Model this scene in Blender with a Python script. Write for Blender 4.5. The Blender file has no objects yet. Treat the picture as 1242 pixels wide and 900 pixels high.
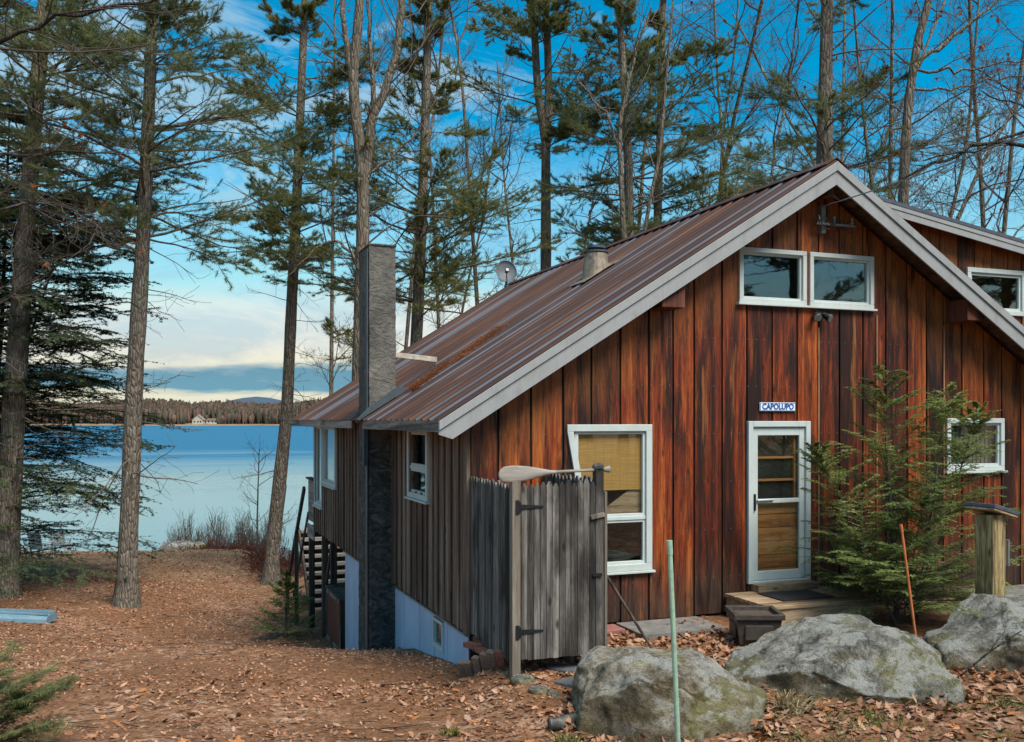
import bpy, math, random
import numpy as np
from mathutils import Vector, Matrix
random.seed(7); rng = np.random.default_rng(11)
D = bpy.data; S = bpy.context.scene; COL = S.collection
R = math.radians
# ------------------------------------------------------------------ frame of the place
# world: x along the gable wall, y away from the viewer along the side wall, z up.
# (0,0) is the near corner of the cabin; z = 0 is the ground at the door.
F, CX, HY = 1150.0, 621.0, 509.0
GX = np.array([.9350, .3546]); SY = np.array([-.3546, .9350])
CAM = np.array([-3.467, -10.584]); EZ = 2.6; LAKE = -3.75
def at(px, py, t):
    u = (px - CX) / F
    c = np.array([u, 1.0])
    return np.array([CAM[0] + t * (c @ GX), CAM[1] + t * (c @ SY), EZ + t * (HY - py) / F])
def cam_xy(x, y):
    dx, dy = x - CAM[0], y - CAM[1]
    return dx * GX[0] + dy * SY[0], dx * GX[1] + dy * SY[1]
def ss(x, a, b):
    v = np.clip((x - a) / (b - a), 0, 1); return v * v * (3 - 2 * v)
TL = [-200, -30, 0, 4, 6, 7.5, 9, 11.1, 13.5, 16.9, 18.4, 21.5, 26, 33, 40, 45.0, 50, 80, 200]
HL = [6, 2.5, 1.0, .5, .16, -.06, -.26, -.36, -.66, -1.58, -1.92, -2.3, -2.45, -2.6, -3.15, -3.74, -4.4, -8, -9]
TR = [-200, -30, 0, 4, 6, 7, 8, 9, 10, 11, 13, 15, 20, 25, 33, 40, 45.0, 50, 80, 200]
HR = [6, 2.5, 1.0, .5, .1, -.06, -.12, -.06, .0, .03, .04, 0, -1.2, -2.3, -2.6, -3.15, -3.74, -4.4, -8, -9]
def ground_z(x, y):
    x = np.asarray(x, float); y = np.asarray(y, float)
    X, t = cam_xy(x, y)
    zl = np.interp(t, TL, HL); zr = np.interp(t, TR, HR)
    zl = zl + .42 * ss(-X, 7.0, 12.0) * ss(t, 12, 18) * (1 - ss(t, 34, 46))
    c = -.42 + .95 * ss(y, -1.5, .3)
    w = ss(x, c - .5, c + .5)
    n = .025 * np.sin(x * 1.7 + .6 * y) * np.sin(y * 1.3 - .4 * x) + .015 * np.sin(3.1 * x + 1) * np.sin(2.7 * y)
    n = n + .10 * np.sin(x * .31 + 1.0) * np.sin(y * .27) * ss(t, 18, 28)
    return zl * (1 - w) + zr * w + n * (1 - ss(t, 38, 44))
def gz(x, y): return float(ground_z(x, y))

# ------------------------------------------------------------------ mesh helpers
class MB:
    def __init__(s): s.v = []; s.f = []
    def add(s, verts, faces):
        o = len(s.v); s.v += [tuple(map(float, p)) for p in verts]; s.f += [tuple(i + o for i in f) for f in faces]; return s
    def box(s, x0, x1, y0, y1, z0, z1, M=None):
        p = [(x, y, z) for z in (z0, z1) for x, y in ((x0, y0), (x1, y0), (x1, y1), (x0, y1))]
        if M is not None: p = [tuple(M @ Vector(q)) for q in p]
        return s.add(p, [(3, 2, 1, 0), (4, 5, 6, 7), (0, 1, 5, 4), (1, 2, 6, 5), (2, 3, 7, 6), (3, 0, 4, 7)])
    def prism(s, poly, n0, n1, fn):
        # poly in (u,v); extruded between n0 and n1; fn maps (u,v,n) to the world
        k = len(poly)
        p = [fn(u, v, n0) for u, v in poly] + [fn(u, v, n1) for u, v in poly]
        f = [tuple(range(k - 1, -1, -1)), tuple(range(k, 2 * k))] + [(i, (i + 1) % k, k + (i + 1) % k, k + i) for i in range(k)]
        return s.add(p, f)
    def tube(s, pts, rad, k=8, cap=True):
        pts = np.asarray(pts, float)
        if np.isscalar(rad): rad = [rad] * len(pts)
        V, Fc = tubes(pts[None], np.asarray(rad, float)[None], k)
        o = len(s.v); s.add(V, [tuple(q) for q in Fc])
        if cap:
            n = len(s.v); s.f.append(tuple(range(o + k - 1, o - 1, -1))); s.f.append(tuple(range(n - k, n)))
        return s
    def bar(s, p, q, w, h, up=(0, 0, 1)):
        p = Vector(p); q = Vector(q); d = (q - p); L = d.length; d.normalize()
        sd = d.cross(Vector(up)).normalized(); u = sd.cross(d).normalized()
        M = Matrix((( d.x, sd.x, u.x, p.x), (d.y, sd.y, u.y, p.y), (d.z, sd.z, u.z, p.z), (0, 0, 0, 1)))
        return s.box(0, L, -w / 2, w / 2, -h / 2, h / 2, M)
    def build(s, name, mat, parent=None, smooth=False, bevel=0, normals=True):
        me = D.meshes.new(name); me.from_pydata(s.v, [], s.f); me.update()
        if normals:
            import bmesh
            bm = bmesh.new(); bm.from_mesh(me); bmesh.ops.recalc_face_normals(bm, faces=bm.faces); bm.to_mesh(me); bm.free()
        return link(name, me, mat, parent, smooth, bevel)
def link(name, me, mat, parent=None, smooth=False, bevel=0):
    o = D.objects.new(name, me); COL.objects.link(o)
    if mat is not None and not me.materials: me.materials.append(mat)
    if smooth: me.polygons.foreach_set('use_smooth', [True] * len(me.polygons))
    if bevel:
        b = o.modifiers.new('edge', 'BEVEL'); b.width = bevel; b.segments = 2; b.limit_method = 'ANGLE'; b.angle_limit = R(40)
    if parent is not None:
        o.parent = parent; me.transform(Matrix.Translation(-root_of(parent).location))
    return o
def root_of(o):
    while o.parent: o = o.parent
    return o
def npmesh(name, V, Fc, mat, parent=None, smooth=False):
    V = np.ascontiguousarray(V, dtype=np.float32); Fc = np.ascontiguousarray(Fc, dtype=np.int32)
    me = D.meshes.new(name); n, k = Fc.shape
    me.vertices.add(len(V)); me.vertices.foreach_set('co', V.ravel())
    me.loops.add(n * k); me.loops.foreach_set('vertex_index', Fc.ravel())
    me.polygons.add(n); me.polygons.foreach_set('loop_start', np.arange(n, dtype=np.int32) * k)
    me.update(calc_edges=True)
    return link(name, me, mat, parent, smooth)
def tubes(P, Rd, k=4):
    # P (N,K,3) polylines, Rd (N,K) radii -> one vertex / quad array
    P = np.asarray(P, float); N, K, _ = P.shape
    T = np.gradient(P, axis=1); T /= np.linalg.norm(T, axis=2, keepdims=True) + 1e-9
    ref = np.where(np.abs(T[:, :1, 2:3]) > .8, np.array([1., 0, 0]), np.array([0, 0, 1.]))
    A = np.cross(T, np.broadcast_to(ref, T.shape)); A /= np.linalg.norm(A, axis=2, keepdims=True) + 1e-9
    B = np.cross(T, A)
    th = np.arange(k) * 2 * math.pi / k
    V = P[:, :, None, :] + Rd[:, :, None, None] * (np.cos(th)[None, None, :, None] * A[:, :, None, :] + np.sin(th)[None, None, :, None] * B[:, :, None, :])
    idx = np.arange(N * K * k).reshape(N, K, k)
    a = idx[:, :-1, :]; b = np.roll(a, -1, axis=2); c = idx[:, 1:, :]; d = np.roll(c, -1, axis=2)
    return V.reshape(-1, 3), np.stack([a, b, d, c], axis=-1).reshape(-1, 4)
def cat(parts):
    Vs, Fs, o = [], [], 0
    for V, Fc in parts: Vs.append(V); Fs.append(Fc + o); o += len(V)
    return np.concatenate(Vs), np.concatenate(Fs)
def thing(name, label, category, loc=(0, 0, 0), group=None):
    o = D.objects.new(name, None); COL.objects.link(o); o.location = loc; o.empty_display_size = .2
    return tag(o, label, category, group)
def tag(o, label=None, category=None, group=None, kind=None):
    if label: o['label'] = label
    if category: o['category'] = category
    if group: o['group'] = group
    if kind: o['kind'] = kind
    return o
def rebase(o, base):
    # move the origin of a one-mesh thing to its base
    m = Matrix.Translation(-Vector(base)); o.data.transform(m); o.location = base; return o
GABLE = lambda u, v, n: (u, -n, v)          # n out of the wall, towards the viewer
SIDE = lambda u, v, n: (-n, u, v)           # u along the side wall

# ------------------------------------------------------------------ material helpers
class NT:
    def __init__(s, name):
        s.m = D.materials.new(name); s.m.use_nodes = True; s.t = s.m.node_tree; s.t.nodes.clear()
        s.out = s.n('ShaderNodeOutputMaterial'); s.b = s.n('ShaderNodeBsdfPrincipled'); s.l(s.b.outputs[0], s.out.inputs[0])
    def n(s, typ, **kw):
        q = s.t.nodes.new(typ)
        for k, v in kw.items(): setattr(q, k, v)
        return q
    def l(s, a, b): s.t.links.new(a, b)
    def put(s, inp, v):
        if hasattr(v, 'is_output'): s.l(v, inp)
        else: inp.default_value = (v if not isinstance(v, tuple) or len(v) != 3 or inp.type != 'RGBA' else (*v, 1))
    def co(s, scale=(1, 1, 1), off=None, rot=(0, 0, 0)):
        tc = s.n('ShaderNodeTexCoord'); mp = s.n('ShaderNodeMapping'); s.l(tc.outputs['Object'], mp.inputs[0])
        mp.inputs['Scale'].default_value = scale; mp.inputs['Rotation'].default_value = rot
        if off is not None: s.put(mp.inputs['Location'], off)
        return mp.outputs[0]
    def noise(s, vec, scale, detail=5, rough=.55, dist=0):
        q = s.n('ShaderNodeTexNoise'); s.l(vec, q.inputs['Vector']); q.inputs['Scale'].default_value = scale
        q.inputs['Detail'].default_value = detail; q.inputs['Roughness'].default_value = rough; q.inputs['Distortion'].default_value = dist
        return q.outputs[0]
    def vor(s, vec, scale, feature='F1', out='Distance', rnd=1):
        q = s.n('ShaderNodeTexVoronoi', feature=feature); s.l(vec, q.inputs['Vector']); q.inputs['Scale'].default_value = scale
        if 'Randomness' in q.inputs: q.inputs['Randomness'].default_value = rnd
        return q.outputs[out]
    def ramp(s, fac, stops, interp='LINEAR'):
        q = s.n('ShaderNodeValToRGB'); s.l(fac, q.inputs[0]); e = q.color_ramp.elements; q.color_ramp.interpolation = interp
        while len(e) < len(stops): e.new(.5)
        for i, (p, c) in enumerate(stops):
            e[i].position = p; e[i].color = (*c, 1) if isinstance(c, tuple) else (c, c, c, 1)
        return q.outputs[0]
    def mix(s, fac, a, b, blend='MIX'):
        q = s.n('ShaderNodeMix', data_type='RGBA', blend_type=blend)
        s.put(q.inputs[0], fac); s.put(q.inputs[6], a); s.put(q.inputs[7], b); return q.outputs[2]
    def math(s, op, a, b=0.0, c=0.0, clamp=False):
        q = s.n('ShaderNodeMath', operation=op, use_clamp=clamp)
        s.put(q.inputs[0], a); s.put(q.inputs[1], b); s.put(q.inputs[2], c); return q.outputs[0]
    def mapr(s, v, a, b, c=0, d=1):
        q = s.n('ShaderNodeMapRange'); s.put(q.inputs[0], v)
        for i, x in enumerate((a, b, c, d)): q.inputs[i + 1].default_value = x
        return q.outputs[0]
    def xyz(s, vec):
        q = s.n('ShaderNodeSeparateXYZ'); s.l(vec, q.inputs[0]); return q.outputs
    def island(s): return s.n('ShaderNodeNewGeometry').outputs['Random Per Island']
    def bump(s, h, strength=.3, dist=.02):
        q = s.n('ShaderNodeBump'); s.l(h, q.inputs['Height']); q.inputs['Strength'].default_value = strength; q.inputs['Distance'].default_value = dist
        s.l(q.outputs[0], s.b.inputs['Normal']); return q.outputs[0]
    def fin(s, color=None, rough=.7, metal=0, spec=.4):
        if color is not None: s.put(s.b.inputs['Base Color'], color)
        s.put(s.b.inputs['Roughness'], rough); s.put(s.b.inputs['Metallic'], metal)
        s.b.inputs['Specular IOR Level'].default_value = spec
        return s.m
def plain(name, c, rough=.6, var=.15, scale=6, metal=0, spec=.4, bump=0):
    k = NT(name); f = k.noise(k.co(), scale, 6, .6)
    lo = tuple(x * (1 - var) for x in c); hi = tuple(min(1, x * (1 + var)) for x in c)
    if bump: k.bump(f, bump, .01)
    return k.fin(k.ramp(f, [(.3, lo), (.7, hi)]), rough, metal, spec)
def wood(name, stops, grain=(26, 26, 1.3), rough=.6, vary=.5, weather=None, spec=.35, knots=True, axis='Z', bump=.35):
    # board timber: every board is an island with its own tone and its own grain
    k = NT(name); r = k.island()
    cv = k.n('ShaderNodeCombineXYZ'); 
    for i, m in enumerate((17.0, 31.0, 53.0)): k.l(k.math('MULTIPLY', r, m), cv.inputs[i])
    tc = k.n('ShaderNodeTexCoord'); ad = k.n('ShaderNodeVectorMath', operation='ADD'); k.l(tc.outputs['Object'], ad.inputs[0]); k.l(cv.outputs[0], ad.inputs[1])
    mp = k.n('ShaderNodeMapping'); k.l(ad.outputs[0], mp.inputs[0]); mp.inputs['Scale'].default_value = grain
    fine = k.noise(mp.outputs[0], 2.2, 7, .68, 1.4)
    mp2 = k.n('ShaderNodeMapping'); k.l(ad.outputs[0], mp2.inputs[0]); mp2.inputs['Scale'].default_value = tuple(g * .18 for g in grain)
    big = k.noise(mp2.outputs[0], 1.6, 4, .6, 1.0)
    f = k.math('ADD', k.math('MULTIPLY', k.mapr(fine, .28, .72), .45), k.math('MULTIPLY', k.mapr(big, .30, .70), .55))
    f = k.math('ADD', f, k.math('MULTIPLY', k.math('SUBTRACT', r, .5), vary))
    c = k.ramp(f, stops)
    if knots:
        mp3 = k.n('ShaderNodeMapping'); k.l(ad.outputs[0], mp3.inputs[0])
        sc = [5.5, 5.5, 5.5]; sc['XYZ'.index(axis)] = 2.1; mp3.inputs['Scale'].default_value = sc
        v = k.vor(mp3.outputs[0], 1.0)
        c = k.mix(k.mapr(v, .05, .15, .8, 0), c, tuple(x * .3 for x in stops[0][1]))
    if weather: c = weather(k, c, fine, big)
    if bump: k.bump(fine, bump, .006)
    return k.fin(c, rough, 0, spec)

# ------------------------------------------------------------------ materials
M = {}
def gable_weather(k, c, fine, big):
    o = k.xyz(k.co())
    d = k.math('SUBTRACT', k.math('SUBTRACT', 5.85, k.math('MULTIPLY', k.math('ABSOLUTE', k.math('SUBTRACT', o[0], 4.92)), .632)), o[2])
    n1 = k.noise(k.co((3.2, 3.2, .55)), 1.0, 4, .6)
    # sun-bleached honey boards where the rain never reaches
    dry = k.mapr(k.math('ADD', d, k.math('MULTIPLY', k.math('SUBTRACT', n1, .5), 2.4)), .25, 1.15, 1, 0)
    c = k.mix(k.math('MULTIPLY', dry, .72), c, k.ramp(fine, [(.3, (.12, .034, .009)), (.5, (.29, .095, .020)), (.72, (.46, .19, .055))]))
    # splash stain at the foot of the wall
    st = k.mapr(k.math('ADD', o[2], k.math('MULTIPLY', k.math('SUBTRACT', n1, .5), 1.3)), .25, 1.0, 1, 0)
    c = k.mix(k.math('MULTIPLY', st, .85), c, k.ramp(fine, [(.3, (.018, .013, .010)), (.7, (.075, .052, .036))]))
    # dark runs of old stain, each with its own drips
    n2 = k.noise(k.co((4.2, 4.2, .42), (3, 0, 1)), 1.0, 6, .68, .5); n3 = k.noise(k.co((9, 9, .5), (1, 0, 4)), 1.0, 5, .7)
    c = k.mix(k.mapr(n2, .49, .61, 0, .90), c, (.012, .005, .004))
    c = k.mix(k.mapr(n3, .58, .70, 0, .7), c, (.36, .13, .03))
    # nail heads in rows
    row = k.math('LESS_THAN', k.math('ABSOLUTE', k.math('SUBTRACT', k.math('FRACT', k.math('DIVIDE', k.math('SUBTRACT', o[2], .25), .62)), .5)), .009)
    colm = k.math('LESS_THAN', k.math('ABSOLUTE', k.math('SUBTRACT', k.math('FRACT', k.math('DIVIDE', o[0], .131)), .5)), .045)
    return k.mix(k.math('MULTIPLY', k.math('MULTIPLY', row, colm), .8), c, (.16, .15, .14))
M['gable'] = wood('red_cedar_boards', [(.16, (.010, .004, .003)), (.38, (.052, .010, .004)), (.55, (.145, .022, .005)), (.73, (.26, .052, .009)), (.97, (.49, .138, .022))], vary=.42, weather=gable_weather, rough=.5, spec=.35)
def side_weather(k, c, fine, big):
    n = k.noise(k.co((2.5, 2.5, .4)), 1, 4, .6)
    return k.mix(k.mapr(n, .5, .7, 0, .65), c, (.075, .040, .026))
M['side'] = wood('weathered_side_boards', [(.15, (.045, .032, .024)), (.5, (.15, .108, .082)), (.85, (.32, .25, .195))], vary=.3, weather=side_weather, rough=.8, spec=.15)
def grey_weather(k, c, fine, big):
    o = k.xyz(k.co()); n = k.noise(k.co((2.2, 2.2, .8)), 1.1, 5, .6)
    c = k.mix(k.mapr(n, .48, .60, 0, .82), c, (.022, .020, .019))
    return c
M['fence'] = wood('silvered_fence_wood', [(.14, (.022, .020, .018)), (.5, (.098, .090, .082)), (.86, (.26, .245, .22))], vary=.42, weather=grey_weather, rough=.85, spec=.12, grain=(40, 40, 1.6))
M['post_wood'] = wood('post_wood', [(.15, (.07, .058, .044)), (.5, (.17, .145, .115)), (.85, (.29, .255, .21))], vary=.2, rough=.8, spec=.15)
M['yellow_post'] = wood('treated_post_wood', [(.3, (.13, .09, .04)), (.5, (.36, .28, .13)), (.75, (.52, .43, .23))], vary=.1, grain=(14, 14, 1.1), rough=.75, knots=True)
M['tan_board'] = wood('tan_board', [(.3, (.16, .10, .055)), (.55, (.36, .25, .15)), (.8, (.5, .38, .25))], vary=.2, grain=(1.5, 22, 22), axis='X', rough=.75)
M['tan_strip'] = wood('tan_strip', [(.2, (.07, .03, .015)), (.55, (.22, .12, .06)), (.85, (.34, .22, .12))], vary=.3, rough=.8, grain=(30, 30, 3))
M['dark_timber'] = wood('dark_timber', [(.3, (.02, .016, .013)), (.6, (.07, .055, .042)), (.85, (.13, .10, .08))], vary=.2, rough=.8)
M['red_timber'] = wood('red_brown_timber', [(.3, (.04, .012, .008)), (.6, (.12, .035, .02)), (.85, (.2, .07, .035))], vary=.2, rough=.7)
M['soffit'] = wood('soffit_boards', [(.3, (.035, .018, .011)), (.6, (.09, .048, .03)), (.85, (.15, .085, .05))], vary=.2, rough=.8, grain=(22, 1.3, 22), axis='Y')
M['inner_door'] = wood('inner_door_wood', [(.15, (.16, .055, .018)), (.5, (.36, .15, .05)), (.85, (.52, .27, .11))], vary=.25, grain=(1.6, 20, 20), axis='X', rough=.5, knots=False)
def grime(name, c, amt, dark):
    k = NT(name); n = k.noise(k.co((1, 1, .5)), 4.5, 6, .65); n2 = k.noise(k.co((30, 30, 2)), 1.5, 4, .6)
    col = k.mix(k.mapr(n, .48, .72, 0, amt), c, dark); col = k.mix(k.mapr(n2, .5, .7, 0, amt * .5), col, dark)
    return k.fin(col, .5, 0, .35)
M['white'] = grime('white_vinyl', (.46, .52, .51), .35, (.30, .33, .30))
M['rake'] = grime('pale_grey_trim', (.27, .285, .29), .5, (.17, .17, .16))
M['eave'] = wood('eave_board', [(.25, (.09, .08, .07)), (.5, (.23, .21, .19)), (.78, (.40, .37, .34))], vary=.15, grain=(22, 1.2, 22), axis='Y', rough=.85, spec=.1)
def blue_panel():
    k = NT('pale_blue_foam_panel'); n = k.noise(k.co((1, 1, .6)), 2.6, 6, .65); z = k.xyz(k.co())[2]
    c = k.ramp(n, [(.3, (.30, .42, .60)), (.7, (.42, .55, .72))])
    m = k.mapr(k.math('ADD', z, k.math('MULTIPLY', k.math('SUBTRACT', n, .5), 1.2)), -2.2, .3, .22, 0)
    return k.fin(k.mix(m, c, (.16, .15, .12)), .7, 0, .25)
M['blue'] = blue_panel()
def roof_metal():
    k = NT('rusted_ribbed_metal'); o = k.xyz(k.co())
    y = o[1]; ph = k.math('FRACT', k.math('DIVIDE', k.math('ADD', y, 50.0), .305))
    rib = k.math('LESS_THAN', k.math('ABSOLUTE', k.math('SUBTRACT', ph, .5)), .13)
    pan = k.math('FLOOR', k.math('DIVIDE', k.math('ADD', y, 50.0), .305))
    wn = k.n('ShaderNodeTexWhiteNoise', noise_dimensions='1D'); k.l(pan, wn.inputs['W'])
    streak = k.noise(k.co((.35, 9, .35)), 1.3, 6, .65)
    wide = k.noise(k.co((.22, 1.2, .22)), 1.6, 4, .6)
    f = k.math('ADD', k.math('MULTIPLY', streak, .55), k.math('MULTIPLY', wide, .5))
    rust = k.ramp(f, [(.32, (.022, .012, .013)), (.47, (.046, .025, .020)), (.58, (.082, .041, .029)), (.70, (.18, .085, .040))])
    fine = k.noise(k.co(), 55, 5, .7)
    rust = k.mix(k.mapr(fine, .35, .7, .0, .55), rust, k.mix(.5, rust, (.03, .016, .016)))
    paint = k.ramp(streak, [(.3, (.06, .068, .088)), (.7, (.125, .14, .17))])
    keep = k.math('MULTIPLY', rib, k.mapr(k.math('ADD', k.math('MULTIPLY', wn.outputs[0], .9), k.math('MULTIPLY', wide, .5)), .80, .92, .0, .92))
    flat = k.mapr(k.noise(k.co((.2, 2.6, .2), (4, 2, 0)), 1.2, 3, .6), .64, .68, 0, .4)
    keep = k.math('MAXIMUM', keep, flat)
    # sprinkled orange needles washed down below the plank
    c = k.mix(keep, rust, paint)
    k.bump(fine, .12, .004)
    return k.fin(c, k.mapr(streak, .3, .7, .6, .85), 0, .2)
M['roof'] = roof_metal()
def stucco():
    k = NT('rough_grey_stucco'); a = k.noise(k.co((1, 1, 1.7)), 4.2, 9, .72, 1.6); b = k.noise(k.co(), 1.3, 5, .6)
    c = k.ramp(k.math('ADD', k.math('MULTIPLY', a, .45), k.math('MULTIPLY', b, .55)), [(.3, (.045, .045, .042)), (.5, (.125, .12, .108)), (.7, (.24, .225, .19))])
    z = k.xyz(k.co())[2]; c = k.mix(k.mapr(k.math('ADD', z, k.math('MULTIPLY', k.math('SUBTRACT', b, .5), .8)), 2.2, 2.75, .85, 0), c, k.ramp(a, [(.35, (.016, .017, .017)), (.5, (.07, .072, .067)), (.66, (.19, .19, .172))]))  # shade of the eave painted into the stucco colour below the roof edge
    k.bump(a, 1.0, .07); return k.fin(c, .9, 0, .2)
M['stucco'] = stucco()
M['flash'] = grime('blue_grey_flashing', (.055, .072, .082), .7, (.02, .024, .025))
M['concrete'] = plain('concrete', (.15, .145, .135), .9, .35, 7, bump=.3)
M['red_slab'] = plain('red_slab', (.24, .10, .085), .85, .3, 9, bump=.2)
M['flag'] = plain('dark_flagstone', (.075, .08, .085), .75, .4, 5, bump=.4)
M['black'] = plain('black_iron', (.012, .012, .013), .45, .3, 20)
M['rubber'] = plain('black_rubber', (.018, .019, .021), .8, .5, 90, bump=.3)
M['grey_metal'] = plain('grey_metal', (.22, .23, .24), .45, .25, 12, metal=.5)
M['rust_pipe'] = plain('rusted_galvanised_metal', (.24, .20, .15), .55, .55, 7, metal=.35)
M['dish'] = plain('grey_dish_paint', (.10, .115, .125), .6, .2, 6)
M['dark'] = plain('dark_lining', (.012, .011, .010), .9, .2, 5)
M['slate'] = plain('slate_cap', (.06, .07, .09), .6, .3, 12, bump=.3)
M['planter'] = plain('dark_bronze_planter', (.05, .042, .036), .5, .4, 15, bump=.2)
M['soil'] = plain('soil', (.07, .05, .035), .95, .5, 40, bump=.6)
M['stake'] = plain('pale_green_fibreglass', (.27, .40, .29), .5, .25, 14)
M['orange'] = plain('orange_fibreglass', (.50, .15, .05), .5, .25, 10)
M['paddle'] = wood('paddle_wood', [(.3, (.30, .27, .23)), (.6, (.46, .42, .36)), (.85, (.58, .54, .47))], vary=.05, grain=(2, 30, 30), axis='X', knots=False, rough=.7)
M['worn_paddle'] = wood('worn_paddle', [(.2, (.15, .13, .11)), (.55, (.27, .25, .22)), (.9, (.40, .37, .33))], vary=.05, grain=(2, 30, 30), axis='X', knots=False, rough=.8)
M['canoe'] = grime('faded_blue_hull', (.12, .22, .28), .6, (.24, .30, .31))
M['brick'] = plain('old_brick', (.20, .135, .10), .9, .4, 18, bump=.4)
M['brick_red'] = plain('red_brick', (.22, .085, .06), .9, .4, 18, bump=.4)
M['sign'] = plain('pale_blue_sign', (.62, .74, .78), .5, .08, 8)
M['sign_blue'] = plain('sign_letter_blue', (.012, .06, .28), .45, .1, 8)
M['lampglass'] = plain('grey_lamp_face', (.20, .21, .20), .25, .2, 20)
M['curtain'] = plain('lace_curtain', (.13, .145, .125), .9, .35, 30)
M['white_curtain'] = plain('white_curtain', (.66, .68, .74), .9, .1, 5)
M['house_white'] = plain('far_house_paint', (.42, .38, .29), .7, .08, 1)
M['house_roof'] = plain('far_house_roof', (.22, .17, .13), .8, .2, 1)
def blind():
    k = NT('bamboo_blind'); o = k.xyz(k.co())
    st = k.math('FRACT', k.math('MULTIPLY', o[2], 62.0)); cord = k.math('LESS_THAN', k.math('FRACT', k.math('MULTIPLY', o[0], 9.0)), .05)
    n = k.noise(k.co((1.2, 1, 60)), 2.5, 5, .6)
    c = k.ramp(n, [(.3, (.36, .18, .05)), (.6, (.56, .31, .09)), (.8, (.68, .43, .16))])
    c = k.mix(k.math('MULTIPLY', k.math('LESS_THAN', st, .22), .45), c, (.16, .09, .02)); c = k.mix(k.math('MULTIPLY', cord, .5), c, (.20, .11, .03))
    return k.fin(c, .7)
M['blind'] = blind()
def glass():
    k = NT('window_glass'); g = k.n('ShaderNodeBsdfGlossy'); g.inputs['Roughness'].default_value = .015; g.inputs['Color'].default_value = (.9, .95, .95, 1)
    t = k.n('ShaderNodeBsdfTransparent'); t.inputs['Color'].default_value = (.93, .96, .95, 1)
    fr = k.n('ShaderNodeLayerWeight'); fr.inputs['Blend'].default_value = .5
    f = k.math('ADD', k.math('MULTIPLY', k.math('POWER', fr.outputs['Facing'], 4.0), .6), .09, clamp=True)
    n = k.noise(k.co(), 1.3, 2, .5); bp = k.n('ShaderNodeBump'); bp.inputs['Strength'].default_value = .02; bp.inputs['Distance'].default_value = .1; k.l(n, bp.inputs['Height']); k.l(bp.outputs[0], g.inputs['Normal'])
    mx = k.n('ShaderNodeMixShader'); k.l(f, mx.inputs[0]); k.l(t.outputs[0], mx.inputs[1]); k.l(g.outputs[0], mx.inputs[2]); k.l(mx.outputs[0], k.out.inputs[0])
    return k.m
M['glass'] = glass()
def bark(name, lo, mid, hi, sc=1.0, lichen=.3):
    k = NT(name)
    a = k.noise(k.co((9 * sc, 9 * sc, 1.6 * sc)), 1.6, 7, .7, .6); b = k.noise(k.co(), 1.1, 4, .6)
    v = k.vor(k.co((11 * sc, 11 * sc, 2.4 * sc)), 1.4, 'DISTANCE_TO_EDGE')
    c = k.ramp(a, [(.28, lo), (.5, mid), (.74, hi)])
    c = k.mix(k.mapr(v, 0, .12, .45, 0), c, tuple(x * .6 for x in lo))
    c = k.mix(k.mapr(b, .52, .7, 0, lichen), c, (.13, .15, .10))
    h = k.math('ADD', a, k.math('MULTIPLY', k.mapr(v, 0, .2, 0, 1), .8)); k.bump(h, .8, .05)
    return k.fin(c, .9, 0, .15)
M['pine_bark'] = bark('pine_bark', (.055, .045, .036), (.17, .142, .112), (.32, .275, .22))
M['grey_bark'] = bark('smooth_grey_bark', (.07, .058, .045), (.17, .14, .105), (.29, .245, .19), .8, .35)
M['dark_bark'] = bark('dark_bark', (.02, .018, .015), (.055, .048, .04), (.11, .095, .08))
M['twig'] = plain('twig_bark', (.10, .082, .068), .9, .3, 2, spec=.1)
def needles(name, lo, mid, hi, trans=.38, sc=.9):
    k = NT(name); n = k.noise(k.co(), sc, 4, .6); f = k.math('ADD', k.math('MULTIPLY', n, .8), k.math('MULTIPLY', k.island(), .2))
    c = k.ramp(f, [(.35, lo), (.52, mid), (.68, hi)])
    d = k.n('ShaderNodeBsdfDiffuse'); t = k.n('ShaderNodeBsdfTranslucent'); k.l(c, d.inputs[0]); k.l(c, t.inputs[0])
    mx = k.n('ShaderNodeMixShader'); mx.inputs[0].default_value = trans; k.l(d.outputs[0], mx.inputs[1]); k.l(t.outputs[0], mx.inputs[2]); k.l(mx.outputs[0], k.out.inputs[0])
    return k.m
M['pine'] = needles('pine_needles', (.09, .11, .042), (.19, .20, .075), (.33, .31, .13))
M['pine_dark'] = needles('dark_pine_needles', (.075, .10, .045), (.155, .18, .075), (.27, .28, .12))
M['hemlock'] = needles('hemlock_needles', (.10, .15, .05), (.22, .28, .09), (.42, .46, .17))
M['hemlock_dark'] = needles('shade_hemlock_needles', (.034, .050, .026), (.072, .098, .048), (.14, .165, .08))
M['dead_leaf'] = needles('dead_oak_leaf', (.13, .045, .02), (.25, .09, .035), (.36, .15, .06))
M['straw'] = needles('dry_grass', (.20, .15, .08), (.34, .27, .15), (.46, .38, .24), .2)
M['grass'] = needles('green_grass', (.06, .08, .02), (.13, .15, .045), (.25, .24, .09), .2, 3)
def leafmat():
    k = NT('fallen_leaf'); r = k.island()
    c = k.ramp(r, [(0, (.11, .052, .03)), (.2, (.23, .108, .058)), (.42, (.34, .17, .095)), (.62, (.40, .225, .135)), (.78, (.46, .30, .205)), (.9, (.46, .17, .045)), (1, (.17, .08, .045))])
    n = k.noise(k.co(), 30, 4, .6); c = k.mix(k.mapr(n, .3, .7, .0, .4), c, (.12, .06, .035))
    return k.fin(c, .75, 0, .25)
M['leaf'] = leafmat()
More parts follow.
